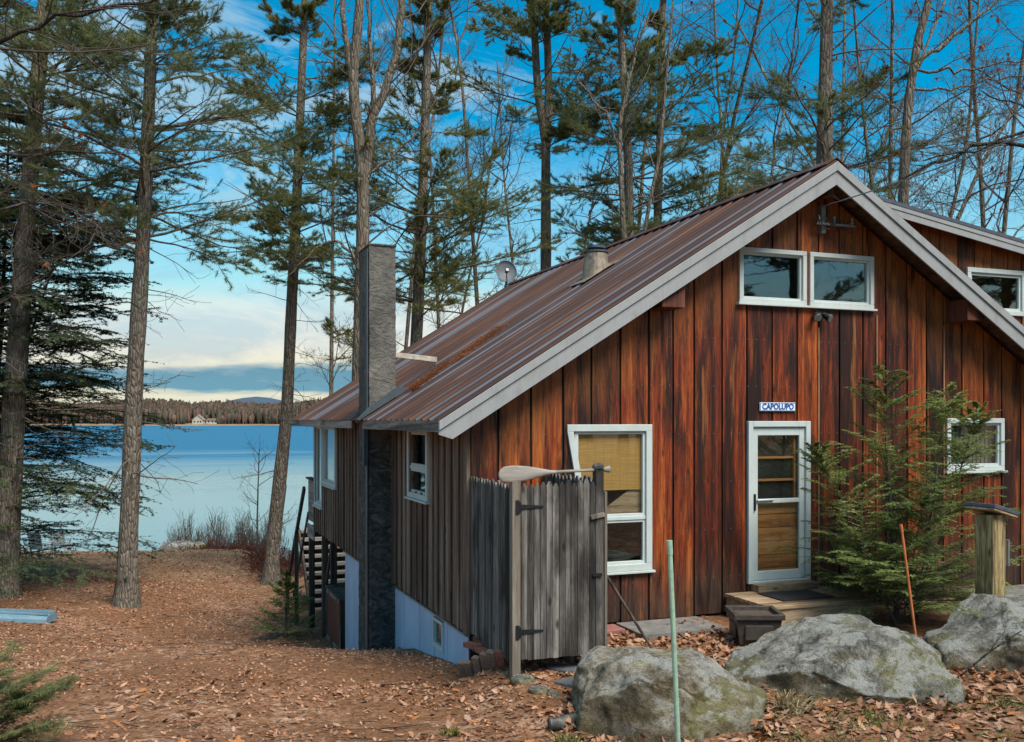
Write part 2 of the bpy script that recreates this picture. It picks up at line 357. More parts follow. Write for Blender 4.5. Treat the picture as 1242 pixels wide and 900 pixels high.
def groundmat():
    k = NT('leaf_strewn_earth'); co = k.co()
    w = k.n('ShaderNodeVectorMath', operation='ADD'); wn = k.n('ShaderNodeTexNoise'); wn.inputs['Scale'].default_value = 5; k.l(co, wn.inputs['Vector'])
    w2 = k.n('ShaderNodeVectorMath', operation='SCALE'); w2.inputs['Scale'].default_value = .12; k.l(wn.outputs['Color'], w2.inputs[0]); k.l(co, w.inputs[0]); k.l(w2.outputs[0], w.inputs[1])
    v = k.n('ShaderNodeTexVoronoi'); v.inputs['Scale'].default_value = 11; k.l(w.outputs[0], v.inputs['Vector'])
    v2 = k.n('ShaderNodeTexVoronoi'); v2.inputs['Scale'].default_value = 26; k.l(w.outputs[0], v2.inputs['Vector'])
    f1 = k.xyz(v.outputs['Color'])[0]; f2 = k.xyz(v2.outputs['Color'])[1]
    f = k.math('ADD', k.math('MULTIPLY', f1, .5), k.math('MULTIPLY', f2, .5))
    leaf = k.ramp(f, [(.08, (.07, .032, .016)), (.32, (.185, .088, .045)), (.52, (.28, .145, .080)), (.72, (.36, .215, .135)), (.92, (.46, .33, .24))])
    soil = k.ramp(k.noise(co, 16, 6, .7), [(.3, (.075, .036, .019)), (.5, (.185, .088, .043)), (.72, (.32, .17, .088))])
    bare = k.math('ADD', k.math('MULTIPLY', k.noise(co, .45, 4, .6), .6), k.math('MULTIPLY', k.noise(co, 2.8, 4, .6), .4))
    c = k.mix(k.mapr(bare, .40, .54, 0, .9), leaf, soil)
    pz = k.xyz(co); t = k.math('ADD', k.math('MULTIPLY', k.math('SUBTRACT', pz[0], CAM[0]), .3546), k.math('MULTIPLY', k.math('SUBTRACT', pz[1], CAM[1]), .935))
    g = k.math('MULTIPLY', k.mapr(t, 26, 36, 0, .5), k.mapr(k.noise(co, .5, 3, .5), .4, .62, 0, 1))
    c = k.mix(g, c, (.38, .29, .14))
    h = k.math('ADD', k.math('MULTIPLY', f, .6), k.noise(co, 22, 5, .7)); k.bump(h, .9, .04)
    return k.fin(c, .9, 0, .12)
M['ground'] = groundmat()
def rockmat(name, base):
    k = NT(name); co = k.co(); o = k.xyz(co); up = k.xyz(k.n('ShaderNodeNewGeometry').outputs['Normal'])[2]
    a = k.noise(co, 2.6, 8, .68, .6); b = k.noise(co, 11, 9, .78, .5); cgr = k.noise(co, 60, 4, .8)
    mixn = k.math('ADD', k.math('MULTIPLY', a, .45), k.math('MULTIPLY', b, .55))
    c = k.ramp(mixn, [(.38, tuple(x * .22 for x in base)), (.46, tuple(x * .7 for x in base)), (.53, tuple(x * 1.25 for x in base)), (.62, tuple(x * 2.1 for x in base))])
    # earth-stained flanks, lichen crusts on the weathered tops
    flank = k.mapr(k.math('ADD', up, k.math('MULTIPLY', k.math('SUBTRACT', a, .5), 1.2)), .12, .50, .85, 0)
    c = k.mix(flank, c, k.ramp(mixn, [(.36, (.05, .038, .022)), (.5, (.19, .15, .085)), (.66, (.36, .30, .19))]))
    moss = k.math('MULTIPLY', k.mapr(k.noise(co, 1.7, 5, .62), .50, .60, 0, .8), k.mapr(b, .36, .56, .25, 1))
    c = k.mix(moss, c, (.20, .185, .05))
    lich = k.math('MULTIPLY', k.math('MULTIPLY', k.mapr(k.noise(k.co((1, 1, 1), (5, 3, 1)), 3.4, 8, .75), .50, .54, 0, .95), k.mapr(cgr, .38, .56, .1, 1)), k.mapr(up, .1, .6, .15, 1))
    c = k.mix(lich, c, (.52, .53, .49))
    c = k.mix(k.mapr(cgr,   .52, .62, 0, .7), c, tuple(x * .18 for x in base))
    h = k.math('ADD', k.math('MULTIPLY', a, 1.4), k.math('ADD', k.math('MULTIPLY', b, .9), k.math('MULTIPLY', cgr, .25))); k.bump(h, 1.0, .08)
    return k.fin(c, .9, 0, .15)
M['rock'] = rockmat('grey_boulder', (.235, .228, .20))
def watermat():
    k = NT('lake_water'); tc = k.co(); o = k.xyz(tc)
    t = k.math('ADD', k.math('MULTIPLY', k.math('SUBTRACT', o[0], CAM[0]), .3546), k.math('MULTIPLY', k.math('SUBTRACT', o[1], CAM[1]), .935))
    w = k.noise(k.co((.010, .045, 1), rot=(0, 0, R(20))), 1.0, 4, .6)
    # a breeze ruffles the open lake; the water by the shore lies calm
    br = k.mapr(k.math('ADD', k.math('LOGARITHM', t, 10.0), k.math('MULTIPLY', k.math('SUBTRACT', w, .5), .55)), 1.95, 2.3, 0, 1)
    n = k.noise(k.co((.35, 1.1, 1), rot=(0, 0, R(20))), 1.4, 4, .6)
    bp = k.n('ShaderNodeBump'); bp.inputs['Distance'].default_value = .25; k.l(n, bp.inputs['Height'])
    k.l(k.mapr(br, 0, 1, .12, .9), bp.inputs['Strength']); k.l(bp.outputs[0], k.b.inputs['Normal'])
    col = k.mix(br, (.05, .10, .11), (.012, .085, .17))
    k.b.inputs['IOR'].default_value = 1.33
    k.fin(col, k.mapr(br, 0, 1, .04, .3), 0, .5)
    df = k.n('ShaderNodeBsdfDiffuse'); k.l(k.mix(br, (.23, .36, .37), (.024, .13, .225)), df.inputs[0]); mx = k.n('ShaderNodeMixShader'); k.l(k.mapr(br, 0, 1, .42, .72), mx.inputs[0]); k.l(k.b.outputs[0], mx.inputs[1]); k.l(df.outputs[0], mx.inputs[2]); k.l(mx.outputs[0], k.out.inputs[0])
    return k.m
M['water'] = watermat()
M['far_forest'] = None
def forestmat():
    k = NT('far_forest'); r = k.island(); z = k.xyz(k.co())[2]
    c = k.ramp(r, [(0, (.075, .05, .038)), (.35, (.11, .07, .052)), (.6, (.14, .088, .062)), (.78, (.06, .06, .035)), (1, (.035, .045, .028))])
    n = k.noise(k.co((1, 1, .3)), .25, 4, .7); return k.fin(k.mix(k.mapr(n, .4, .65, 0, .45), c, (.15, .105, .08)), .95, 0, .1)
M['far_forest'] = forestmat()
M['hill'] = plain('far_hill', (.06, .085, .12), .95, .1, .01, spec=.05)  # blue of the distance haze put into the hill colour
M['shore'] = plain('far_shore_earth', (.22, .15, .10), .95, .3, .05, spec=.05)

# ------------------------------------------------------------------ ground, lake, far shore
def ground():
    ts = np.concatenate([np.linspace(-120, -6, 16), np.linspace(-4, 4, 14), np.linspace(4.3, 16, 110), np.linspace(16.2, 50, 150), np.array([53, 57, 62, 70, 80, 100, 130, 170, 200])])
    q = np.concatenate([np.linspace(-250, -24, 12), np.linspace(-22, 14, 300), np.linspace(15, 250, 14)])
    T, X = np.meshgrid(ts, q, indexing='ij')
    x = CAM[0] + X * GX[0] + T * GX[1]; y = CAM[1] + X * SY[0] + T * SY[1]
    z = ground_z(x, y)
    n, m = T.shape; idx = np.arange(n * m).reshape(n, m)
    Fc = np.stack([idx[:-1, :-1], idx[:-1, 1:], idx[1:, 1:], idx[1:, :-1]], -1).reshape(-1, 4)
    o = npmesh('ground', np.stack([x, y, z], -1).reshape(-1, 3), Fc, M['ground'], smooth=True); tag(o, kind='structure')
ground()
def lake():
    m = MB(); a = CAM + 30 * GX[::-1] * 0
    pts = [at(CX + F * X / t, HY, t) for X, t in ((-3000, 38), (3000, 38), (3000, 2600), (-3000, 2600))]
    m.add([(p[0], p[1], LAKE) for p in pts], [(0, 1, 2, 3)])
    tag(m.build('lake', M['water'], normals=False), kind='structure')
lake()
SH = 1000.0
def far_shore():
    n = 120; V = []; Fc = []
    for i in range(n):
        X = -1600 + 3200 * i / (n - 1)
        d0 = SH + 40 * math.sin(i * .35) + 25 * math.sin(i * .9 + 1)
        for k, (dd, h) in enumerate(((0, -1), (14, 1.5), (120, 6), (500, 22 + 8 * math.sin(i * .21)), (1600, 18), (1650, -5))):
            p = at(CX + F * X / (d0 + dd), HY, d0 + dd); V.append((p[0], p[1], LAKE + h))
    for i in range(n - 1):
        for k in range(5): Fc.append((i * 6 + k, i * 6 + k + 1, (i + 1) * 6 + k + 1, (i + 1) * 6 + k))
    m = MB(); m.add(V, Fc); tag(m.build('far_shore', M['shore'], smooth=True), kind='structure')
    # mountain beyond
    m = MB(); n = 60
    V = []
    for j in range(7):
        for i in range(n):
            X = -5200 + 5200 * i / (n - 1); e = math.exp(-((X + 1640) / 300) ** 2) * 105 + 22 * math.exp(-((X + 1250) / 260) ** 2) + 55 + 12 * math.sin(i * .7)
            f = math.sin(math.pi * j / 6); t = 6200 + (j - 3) * 260
            p = at(CX + F * X / t, HY, t); V.append((p[0], p[1], LAKE - 6 + e * f))
    m.add(V, [(j * n + i, j * n + i + 1, (j + 1) * n + i + 1, (j + 1) * n + i) for j in range(6) for i in range(n - 1)])
    tag(m.build('hills', M['hill'], smooth=True), kind='structure')
    # the wood on the far shore: one mass
    r = np.random.default_rng(5); N = 15000
    X = r.uniform(-900, 250, N); dep = r.uniform(0, 1, N) ** 1.5 * 260 + 18
    i = (X + 1600) / 3200 * 119; d0 = SH + 40 * np.sin(i * .35) + 25 * np.sin(i * .9 + 1); t = d0 + dep
    # clearing for the two houses
    hx = (250 - CX) / F * SH; keep = ~((np.abs(X - hx) < 15) & (dep < 40)); X, dep, t = X[keep], dep[keep], t[keep]; N = len(X)
    x = CAM[0] + X * GX[0] + t * GX[1]; y = CAM[1] + X * SY[0] + t * SY[1]
    zb = LAKE + np.interp(dep, [0, 14, 120, 500], [-1, 1.5, 6, 22])
    h = r.uniform(9, 17, N) + dep * .012; con = r.random(N) < .22; h = np.where(con, h * 1.12, h) * (1 + .22 * np.sin(X * .035) * np.sin(X * .011 + 1)); w = np.where(con, r.uniform(1.6, 2.8, N), r.uniform(1.8, 3.8, N))
    th = np.arange(6) * math.pi / 3
    ring = np.stack([np.cos(th), np.sin(th)], -1)
    def rg(f, ws): 
        jj = r.uniform(.65, 1.3, (N, 6, 1))
        return np.concatenate([np.stack([x, y], -1)[:, None] + ring[None] * (w * ws)[:, None, None] * jj, np.broadcast_to((zb + h * f)[:, None, None], (N, 6, 1)) + r.uniform(-.6, .6, (N, 6, 1))], -1)
    rings = np.stack([rg(0., .25), rg(.3, np.where(con, 1., .6)), rg(.65, np.where(con, .6, 1.)), rg(1.0, np.where(con, .1, .5))], 1)
    idx = np.arange(N * 24).reshape(N, 4, 6); a = idx[:, :-1]; b = np.roll(a, -1, 2); c = idx[:, 1:]; d = np.roll(c, -1, 2)
    o = npmesh('far_forest', rings.reshape(-1, 3), np.stack([a, b, d, c], -1).reshape(-1, 4), M['far_forest'])
    tag(o, 'brown and green wood along the far shore of the lake', 'forest', kind='stuff')
    for k, (px, w, hh, lab) in enumerate(((241, 11, 6, 'pale steep-gabled house on the far shore, left of two'), (258.5, 12, 4.5, 'pale long low house on the far shore, right of two'))):
        X_ = (px - CX) / F * SH; i_ = (X_ + 1600) / 3200 * 119; t = SH + 40 * math.sin(i_ * .35) + 25 * math.sin(i_ * .9 + 1) + 26; p = at(px, HY, t); 
        hs = thing('lake_house', lab, 'house', (p[0], p[1], LAKE + 2.5), 'houses on the far shore')
        f = lambda u, v, n, p=p: (p[0] + u * GX[0] - n * GX[1], p[1] + u * SY[0] - n * SY[1], LAKE + 2.5 + v)
        m = MB(); m.prism([(-w / 2, -3), (w / 2, -3), (w / 2, hh * .6), (0, hh * 1.35) if k == 0 else (w / 2 - .2, hh * .62), (-w / 2, hh * .6)], -4, 4, f); m.build('wall', M['house_white'], hs)
        m = MB()
        if k == 0:
            for s in (-1, 1): m.prism([(s * (w / 2 + .8), hh * .52), (0, hh * 1.42), (0, hh * 1.52), (s * (w / 2 + .8), hh * .62)], -4.5, 4.5, f)
        else: m.prism([(-w / 2 - .8, hh * .62), (w / 2 + .8, hh * .62), (w / 2 - 2, hh * 1.15), (-w / 2 + 2, hh * 1.15)], -4.5, 4.5, f)
        m.build('roof', M['house_roof'], hs)
        for u in (-w * .28, w * .05, w * .3):
            m = MB(); m.box(0, 0, 0, 0, 0, 0); m = MB(); m.prism([(u - .7, 1.0), (u + .7, 1.0), (u + .7, 2.6), (u - .7, 2.6)], 4.0, 4.12, f); m.build('window', M['dark'], hs)
far_shore()

# ------------------------------------------------------------------ the cabin
RA, RZ, EA, EZR, OH, BB = 4.92, 5.98, -.47, 2.60, .45, 11.65      # ridge, eave, front overhang, back of roof
SL = (RZ - EZR) / (RA - EA)
def roof_top(a): return RZ - SL * abs(a - RA)
WR = 2 * RA                                                      # right wall
cabin = thing('cabin', 'red-brown board cabin with a rusty metal roof beside the lake', 'cabin', (0, 0, 0))
def clad(m, u0, u1, vbot, top, holes, n0, n1, fn, gap=.0):
    # one board, split round the openings
    cuts = sorted({u0, u1} | {x for h in holes for x in (h[0], h[1]) if u0 < x < u1})
    for a, b in zip(cuts[:-1], cuts[1:]):
        if b - a < .004: continue
        mid = (a + b) / 2
        hs = sorted([h for h in holes if h[0] < mid < h[1]], key=lambda h: h[2])
        v = vbot
        for h in hs:
            if h[2] - v > .01: m.prism([(a, v), (b, v), (b, h[2]), (a, h[2])], n0, n1, fn)
            v = h[3]
        ta, tb = top(a), top(b)
        if min(ta, tb) - v > .01: 
            poly = [(a, v), (b, v), (b, tb)]
            if a < RA < b and top is GTOP: poly.append((RA, top(RA)))
            poly.append((a, ta)); m.prism(poly, n0, n1, fn)
GTOP = lambda a: roof_top(a) - .16
SB = .08
# openings: (u0,u1,v0,v1)
G_OPEN = [(1.40, 2.34, .80, 2.46), (3.92, 4.76, .50, 2.50), (3.78, 4.72, 4.20, 4.82), (4.88, 5.84, 4.20, 4.82), (7.30, 8.26, 1.92, 2.55)]
S_OPEN = [(1.72, 2.58, 1.60, 2.42), (8.55, 9.95, 1.30, 2.42), (10.15, 11.0, .75, 2.42)]
m = MB(); rb = random.Random(3); u = .03; n = 0
while u < WR:
    w = rb.choice([.31, .35, .38, .40, .42]); u1 = min(u + w, WR)
    off = rb.uniform(0, .006)
    clad(m, u, u1 - .028, SB + rb.uniform(-.01, .01), GTOP, G_OPEN, -.02, .012 + off, GABLE); u = u1
m.build('gable_wall', M['gable'], cabin, bevel=.004)
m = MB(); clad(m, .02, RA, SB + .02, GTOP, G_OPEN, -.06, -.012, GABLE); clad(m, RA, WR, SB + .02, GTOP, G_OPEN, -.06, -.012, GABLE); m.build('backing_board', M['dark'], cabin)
for a_, z0, z1 in ((5.97, .1, 4.06), (4.98, .1, 3.85), (7.18, 1.2, 3.95)): m = MB(); m.prism([(a_, z0), (a_ + .022, z0), (a_ + .022, z1), (a_, z1)], .019, .030, GABLE); m.build('batten', M['tan_strip'], cabin)
m = MB(); u = .09
stop = lambda b: 2.62
while u < 11.2:
    w = rb.choice([.24, .27, .29, .31]); u1 = min(u + w, 11.2)
    clad(m, u, u1 - .006, SB + rb.uniform(-.012, .012), stop, S_OPEN, -.02, .008 + rb.uniform(0, .004), SIDE)
    clad(m, u1 - .035, u1 + .02, SB + .005, stop, S_OPEN, .016, .036, SIDE); u = u1
m.build('side_wall', M['side'], cabin, bevel=.003)
m = MB(); m.box(-.036, .012, -.036, .088, SB - .02, 2.55); m.build('corner_board', M['side'], cabin, bevel=.004)
m = MB(); m.box(.03, WR, 11.1, 11.2, SB, 2.7); m.box(WR - .05, WR + .03, .03, 11.2, SB - .5, 2.75)
m.prism([(.03, 2.7), (WR, 2.7), (RA, GTOP(RA))], -11.2, -11.1, GABLE); m.build('back_wall', M['side'], cabin)
# floor and partitions keep the rooms dark
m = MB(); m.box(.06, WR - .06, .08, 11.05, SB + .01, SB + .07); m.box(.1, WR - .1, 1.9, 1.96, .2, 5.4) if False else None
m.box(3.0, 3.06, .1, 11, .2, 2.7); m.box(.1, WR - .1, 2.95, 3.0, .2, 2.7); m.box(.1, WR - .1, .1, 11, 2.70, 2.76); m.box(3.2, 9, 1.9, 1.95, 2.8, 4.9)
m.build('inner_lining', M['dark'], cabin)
# roof: ribbed sheets
def roof_sheet(name, sgn):
    ys = []
    y = -OH - .02
    prof = []
    pitch = .305
    k0 = math.floor((y + 50) / pitch)
    k = k0
    while True:
        c = (k + .5) * pitch - 50
        for dy, h in ((-.042, 0), (-.026, .020), (.026, .020), (.042, 0)):
            yy = c + dy
            if -OH - .02 < yy < BB: prof.append((yy, h))
        for dy in (.105, .12, .135):
            yy = c + dy
            if -OH - .02 < yy < BB: prof.append((yy, .010 if dy == .12 else 0))
        k += 1
        if (k) * pitch - 50 > BB + .3: break
    prof = [(-OH - .02, 0)] + prof + [(BB, 0)]
    nd = 5; V = []; n = len(prof); r = random.Random(2)
    for i in range(nd):
        f = i / (nd - 1); a = RA + sgn * .0 - (RA - EA + .04) * f if sgn < 0 else RA + (RA - EA + .04) * f
        for (yy, h) in prof: V.append((a + sgn * h * .53, yy, roof_top(a) + .012 + h * .85))
    Fc = [(i * n + j, i * n + j + 1, (i + 1) * n + j + 1, (i + 1) * n + j) for i in range(nd - 1) for j in range(n - 1)]
    m = MB(); m.add(V, Fc); return m.build(name, M['roof'], cabin, normals=False)
roof = roof_sheet('roof', -1); roof_sheet('roof', 1)
m = MB()
for s in (-1, 1):
    m.prism([(RA, RZ + .062), (RA + s * .17, RZ + .062 - .17 * SL), (RA + s * .17, RZ + .052 - .17 * SL), (RA, RZ + .05)], -BB - .02, OH + .03, lambda u, v, n: (u, -n, v))
m.build('ridge_cap', M['roof'], roof)
# sheathing under the metal
m = MB(); r2 = random.Random(4); y = -OH + .03
while y < BB - .03:
    y1 = min(y + .19, BB - .03)
    for s in (-1, 1):
        e = RA + s * (RA - EA - .03)
        m.prism([(RA, RZ - .03), (e, EZR + .0 - .012), (e, EZR - .05), (RA, RZ - .075)], -y1 + .004, -y, lambda u, v, n: (u, -n, v))
    y = y1
m.build('roof_sheathing', M['soffit'], cabin)
# rafter tails / purlin ends and ridge beam
for (a, z) in ((2.52, 4.12), (7.40, 4.14)):
    m = MB(); m.box(a - .16, a + .16, -.40, .02, z - .14, z + .16); m.build('beam_end', M['red_timber'], cabin, bevel=.006)
m = MB(); m.box(RA - .055, RA + .055, -.36, .02, RZ - .42, RZ - .10); m.build('ridge_beam', M['red_timber'], cabin, bevel=.004)
# rake boards: a wide board with a narrower lip over it
def rake(s):
    m = MB(); e = RA + s * (RA - EA + .03); tipz = roof_top(e)
    W1 = .30; W2 = .115
    m.prism([(RA, RZ - .005), (e, tipz - .005), (e, tipz - .15), (e - s * .16, roof_top(e - s * .16) - W1), (RA, RZ - W1)], OH, OH + .025, GABLE)
    m.prism([(RA, RZ + .004), (e + s * .0, tipz + .004), (e, tipz - .10), (RA, RZ - W2)], OH + .027, OH + .047, GABLE)
    m.build('rake_board', M['rake'], cabin, bevel=.003)
rake(-1); rake(1)
m = MB(); m.box(EA - .03, EA - .004, -OH + .0, 3.62, EZR - .14, EZR - .004); m.box(EA - .026, EA - .002, 4.52, BB, EZR - .14, EZR - .006); m.build('eave_board', M['eave'], cabin, bevel=.003)
m = MB(); m.box(2 * RA - EA + .004, 2 * RA - EA + .03, -OH, BB, EZR - .14, EZR - .004); m.build('eave_board', M['eave'], cabin)
# foundation
FB = [(.1, -.36), (1.2, -.46), (2.4, -.70), (3.62, -1.12), (4.55, -1.32), (6.0, -1.55), (7.72, -2.1)]
edges = [.06, .92, 1.08, 1.5, 2.25, 3.1, 3.66, 4.6, 5.35, 6.2, 7.72]
for a, b in zip(edges[:-1], edges[1:]):
    if abs(a - 1.08) < .01: continue
    top = SB - .03
    m = MB(); m.prism([(a + .009, np.interp(a, [q[0] for q in FB], [q[1] for q in FB]) - .3), (b - .009, np.interp(b, [q[0] for q in FB], [q[1] for q in FB]) - .3), (b - .009, top), (a + .009, top)], -.06, -.02, SIDE)
    m.build('foundation_panel', M['blue'], cabin, bevel=.003)
m = MB(); m.prism([(1.084, -1.0), (1.496, -1.0), (1.496, -.40), (1.084, -.34)], -.06, -.024, SIDE); m.build('foundation_panel', M['blue'], cabin)
m = MB(); m.box(.075, .16, .06, 7.70, -3.2, SB); m.box(.03, WR, .02, .10, -1.5, SB - .01); m.box(.06, WR, 7.6, 7.7, -3.2, SB); m.build('foundation_wall', M['dark'], cabin)
m = MB(); m.box(-.022, .0, .06, 3.60, SB - .035, SB - .012); m.box(-.022, .0, 4.62, 7.72, SB - .035, SB - .012); m.build('drip_edge', M['grey_metal'], cabin)
# skirting board at the foot of the gable wall
m = MB(); m.box(.05, 3.2, -.03, .018, -.12, SB - .03); m.box(3.2, WR, -.03, .018, -.12, SB - .03); m.build('sill_board', M['dark_timber'], cabin)

def window(rect, fn, cas=.075, mid=None, depth=.05, inner=.035, slant=0, name='window', sill=True, mull=None, mat='white', panes=None):
    u0, u1, v0, v1 = rect; m = MB(); n0, n1 = .004, depth
    m.prism([(u0, v1 - cas), (u1, v1 - cas), (u1, v1), (u0, v1)], n0, n1, fn)
    m.prism([(u0, v0), (u1, v0), (u1, v0 + cas), (u0, v0 + cas)], n0, n1, fn)
    if slant: m.prism([(u0, v1 - cas), (u0 + cas, v1 - cas), (u0 + cas + slant, v1 - .62), (u0 + cas + slant, v0 + cas), (u0 + slant, v0 + cas), (u0 + slant, v1 - .62)], n0, n1, fn)
    else: m.prism([(u0, v0 + cas), (u0 + cas, v0 + cas), (u0 + cas, v1 - cas), (u0, v1 - cas)], n0, n1, fn)
    m.prism([(u1 - cas, v0 + cas), (u1, v0 + cas), (u1, v1 - cas), (u1 - cas, v1 - cas)], n0, n1, fn)
    w = m.build(name, M[mat], cabin, bevel=.006)
    a0, a1, b0, b1 = u0 + cas + slant * .4, u1 - cas, v0 + cas, v1 - cas
    # sash
    m = MB(); s = inner; k0, k1 = -.03, .018
    rects = [(a0, a1, b0, b1)] if mid is None else [(a0, a1, b0, mid - .02), (a0, a1, mid + .02, b1)]
    if mid is not None: m.prism([(a0, mid - .022), (a1, mid - .022), (a1, mid + .022), (a0, mid + .022)], k0, k1 + .012, fn)
    for (c0, c1, d0, d1) in rects:
        m.prism([(c0 - .01, d0), (c1 + .01, d0), (c1 + .01, d0 + s), (c0 - .01, d0 + s)], k0, k1, fn); m.prism([(c0 - .01, d1 - s), (c1 + .01, d1 - s), (c1 + .01, d1 + .01), (c0 - .01, d1 + .01)], k0, k1, fn)
        m.prism([(c0 - .01, d0 + s), (c0 + s, d0 + s), (c0 + s, d1 - s), (c0 - .01, d1 - s)], k0, k1, fn); m.prism([(c1 - s, d0 + s), (c1 + .01, d0 + s), (c1 + .01, d1 - s), (c1 - s, d1 - s)], k0, k1, fn)
    m.build('frame', M[mat], w, bevel=.003)
    for (c0, c1, d0, d1) in rects:
        m = MB(); m.prism([(c0 + s - .006, d0 + s - .006), (c1 - s + .006, d0 + s - .006), (c1 - s + .006, d1 - s + .006), (c0 + s - .006, d1 - s + .006)], -.016, -.010, fn); m.build('pane', M['glass'], w)
    if sill:
        m = MB(); m.prism([(u0 - .03, v0 - .03), (u1 + .03, v0 - .03), (u1 + .03, v0 - .002), (u0 - .03, v0 - .002)], n0, depth + .03, fn); m.build('sill', M[mat], w, bevel=.004)
    return w, (a0, a1, b0, b1)
w, q = window((1.25, 2.42, .71, 2.54), GABLE, .085, mid=1.37, slant=.10)
m = MB(); m.prism([(1.28, 1.72), (2.36, 1.72), (2.36, 2.46), (1.28, 2.46)], -.050, -.035, GABLE); m.build('blind', M['blind'], w)
m = MB(); m.prism([(1.62, 1.36), (2.34, 1.36), (2.34, 1.80), (2.28, 1.80)], -.085, -.06, GABLE); m.build('shelf_board', M['tan_board'], w)
window((3.71, 4.775, 4.135, 4.865), GABLE, .06, inner=.03, depth=.055)
window((4.83, 5.91, 4.135, 4.865), GABLE, .06, inner=.03, depth=.055)
w, q = window((7.23, 8.33, 1.85, 2.62), GABLE, .07)
m = MB()
for i in range(24):
    a = 7.3 + i * .04; m.prism([(a, 1.9), (a + .04, 1.9), (a + .04, 2.58), (a, 2.58)], -.10 - .012 * (i % 2), -.095 - .012 * (i % 2), GABLE)
m.build('curtain', M['curtain'], w)
window((1.64, 2.70, 1.50, 2.50), SIDE, .075, mid=1.93)
for (r_, k_) in (((8.45, 10.03, 1.22, 2.50), 5), ((10.07, 11.1, .68, 2.50), 4)):
    w, q = window(r_, SIDE, .075)
    m = MB(); n = k_ * 3
    for i in range(n):
        a = r_[0] + .1 + (r_[1] - r_[0] - .2) * i / n; d = (r_[1] - r_[0] - .2) / n
        m.prism([(a, r_[2] + .08), (a + d * .93, r_[2] + .08), (a + d * .93, r_[3] - .08), (a, r_[3] - .08)], -.075 - .03 * (i % 2), -.06 - .03 * (i % 2), SIDE)
    m.build('curtain', M['white_curtain'], w)
# basement window in the blue foundation
m = MB(); fn = SIDE
for (a, b, c, d) in ((1.06, 1.52, -.04, .0), (1.06, 1.52, -.38, -.33), (1.06, 1.10, -.33, -.04), (1.48, 1.52, -.33, -.04)): m.prism([(a, c), (b, c), (b, d), (a, d)], -.05, .006, fn)
bw = m.build('basement_window', M['white'], cabin, bevel=.003)
m = MB(); m.prism([(1.10, -.33), (1.48, -.33), (1.48, -.04), (1.10, -.04)], -.04, -.034, fn); m.build('pane', M['glass'], bw)
# storm door with the timber door behind it
def door():
    u0, u1, v0, v1 = 3.845, 4.835, .44, 2.58; c = .075; m = MB(); fn = GABLE
    m.prism([(u0, v0), (u0 + c, v0), (u0 + c, v1), (u0, v1)], .004, .06, fn); m.prism([(u1 - c, v0), (u1, v0), (u1, v1), (u1 - c, v1)], .004, .06, fn)
    m.prism([(u0 + c, v1 - c), (u1 - c, v1 - c), (u1 - c, v1), (u0 + c, v1)], .004, .06, fn); m.prism([(u0 + c, v0), (u1 - c, v0), (u1 - c, v0 + .03), (u0 + c, v0 + .03)], .004, .06, fn)
    dr = m.build('door', M['white'], cabin, bevel=.006)
    a0, a1, b0, b1 = u0 + c + .004, u1 - c - .004, v0 + .035, v1 - c - .004; s = .085; mid = 1.52; m = MB()
    for (p, q, r_, t) in ((a0, a0 + s, b0, b1), (a1 - s, a1, b0, b1), (a0 + s, a1 - s, b1 - .11, b1), (a0 + s, a1 - s, b0, b0 + .12), (a0 + s, a1 - s, mid - .028, mid + .028)):
        m.prism([(p, r_), (q, r_), (q, t), (p, t)], -.012, .028, fn)
    m.build('storm_frame', M['white'], dr, bevel=.005)
    for (r_, t) in ((b0 + .12, mid - .028), (mid + .028, b1 - .11)):
        m = MB(); m.prism([(a0 + s - .004, r_ - .004), (a1 - s + .004, r_ - .004), (a1 - s + .004, t + .004), (a0 + s - .004, t + .004)], .004, .010, fn); m.build('pane', M['glass'], dr)
    m = MB()
    A0, A1 = a0 - .02, a1 + .02
    for z0, z1 in ((.46, .62), (.62, .80), (.80, .98), (.98, 1.16), (1.16, 1.34), (1.34, 1.50)): m.prism([(A0, z0 + .004), (A1, z0 + .004), (A1, z1 - .004), (A0, z1 - .004)], -.075, -.045, fn)
    m.prism([(A0, 1.50), (A0 + .12, 1.50), (A0 + .12, 2.56), (A0, 2.56)], -.075, -.045, fn); m.prism([(A1 - .14, 1.50), (A1, 1.50), (A1, 2.56), (A1 - .14, 2.56)], -.075, -.045, fn)
    for z in (1.78, 2.08): m.prism([(A0 + .12, z), (A1 - .14, z), (A1 - .14, z + .03), (A0 + .12, z + .03)], -.070, -.05, fn)
    m.prism([(A0 + .12, 2.44), (A1 - .14, 2.44), (A1 - .14, 2.56), (A0 + .12, 2.56)], -.075, -.045, fn)
    m.build('timber_door', M['inner_door'], dr)
    m = MB(); m.box(A0 - .1, A1 + .1, .085, .095, .4, 2.6); m.build('dark_backing', M['dark'], dr)
    m = MB(); m.box(a0 + .015, a0 + .04, -.055, -.028, 1.40, 1.62); m.build('handle', M['black'], dr, bevel=.004)
    m = MB(); m.tube([(a0 + .06, -.05, 1.535), (a0 + .32, -.045, 1.54)], .014, 8); m.build('closer', M['white'], dr)
door()
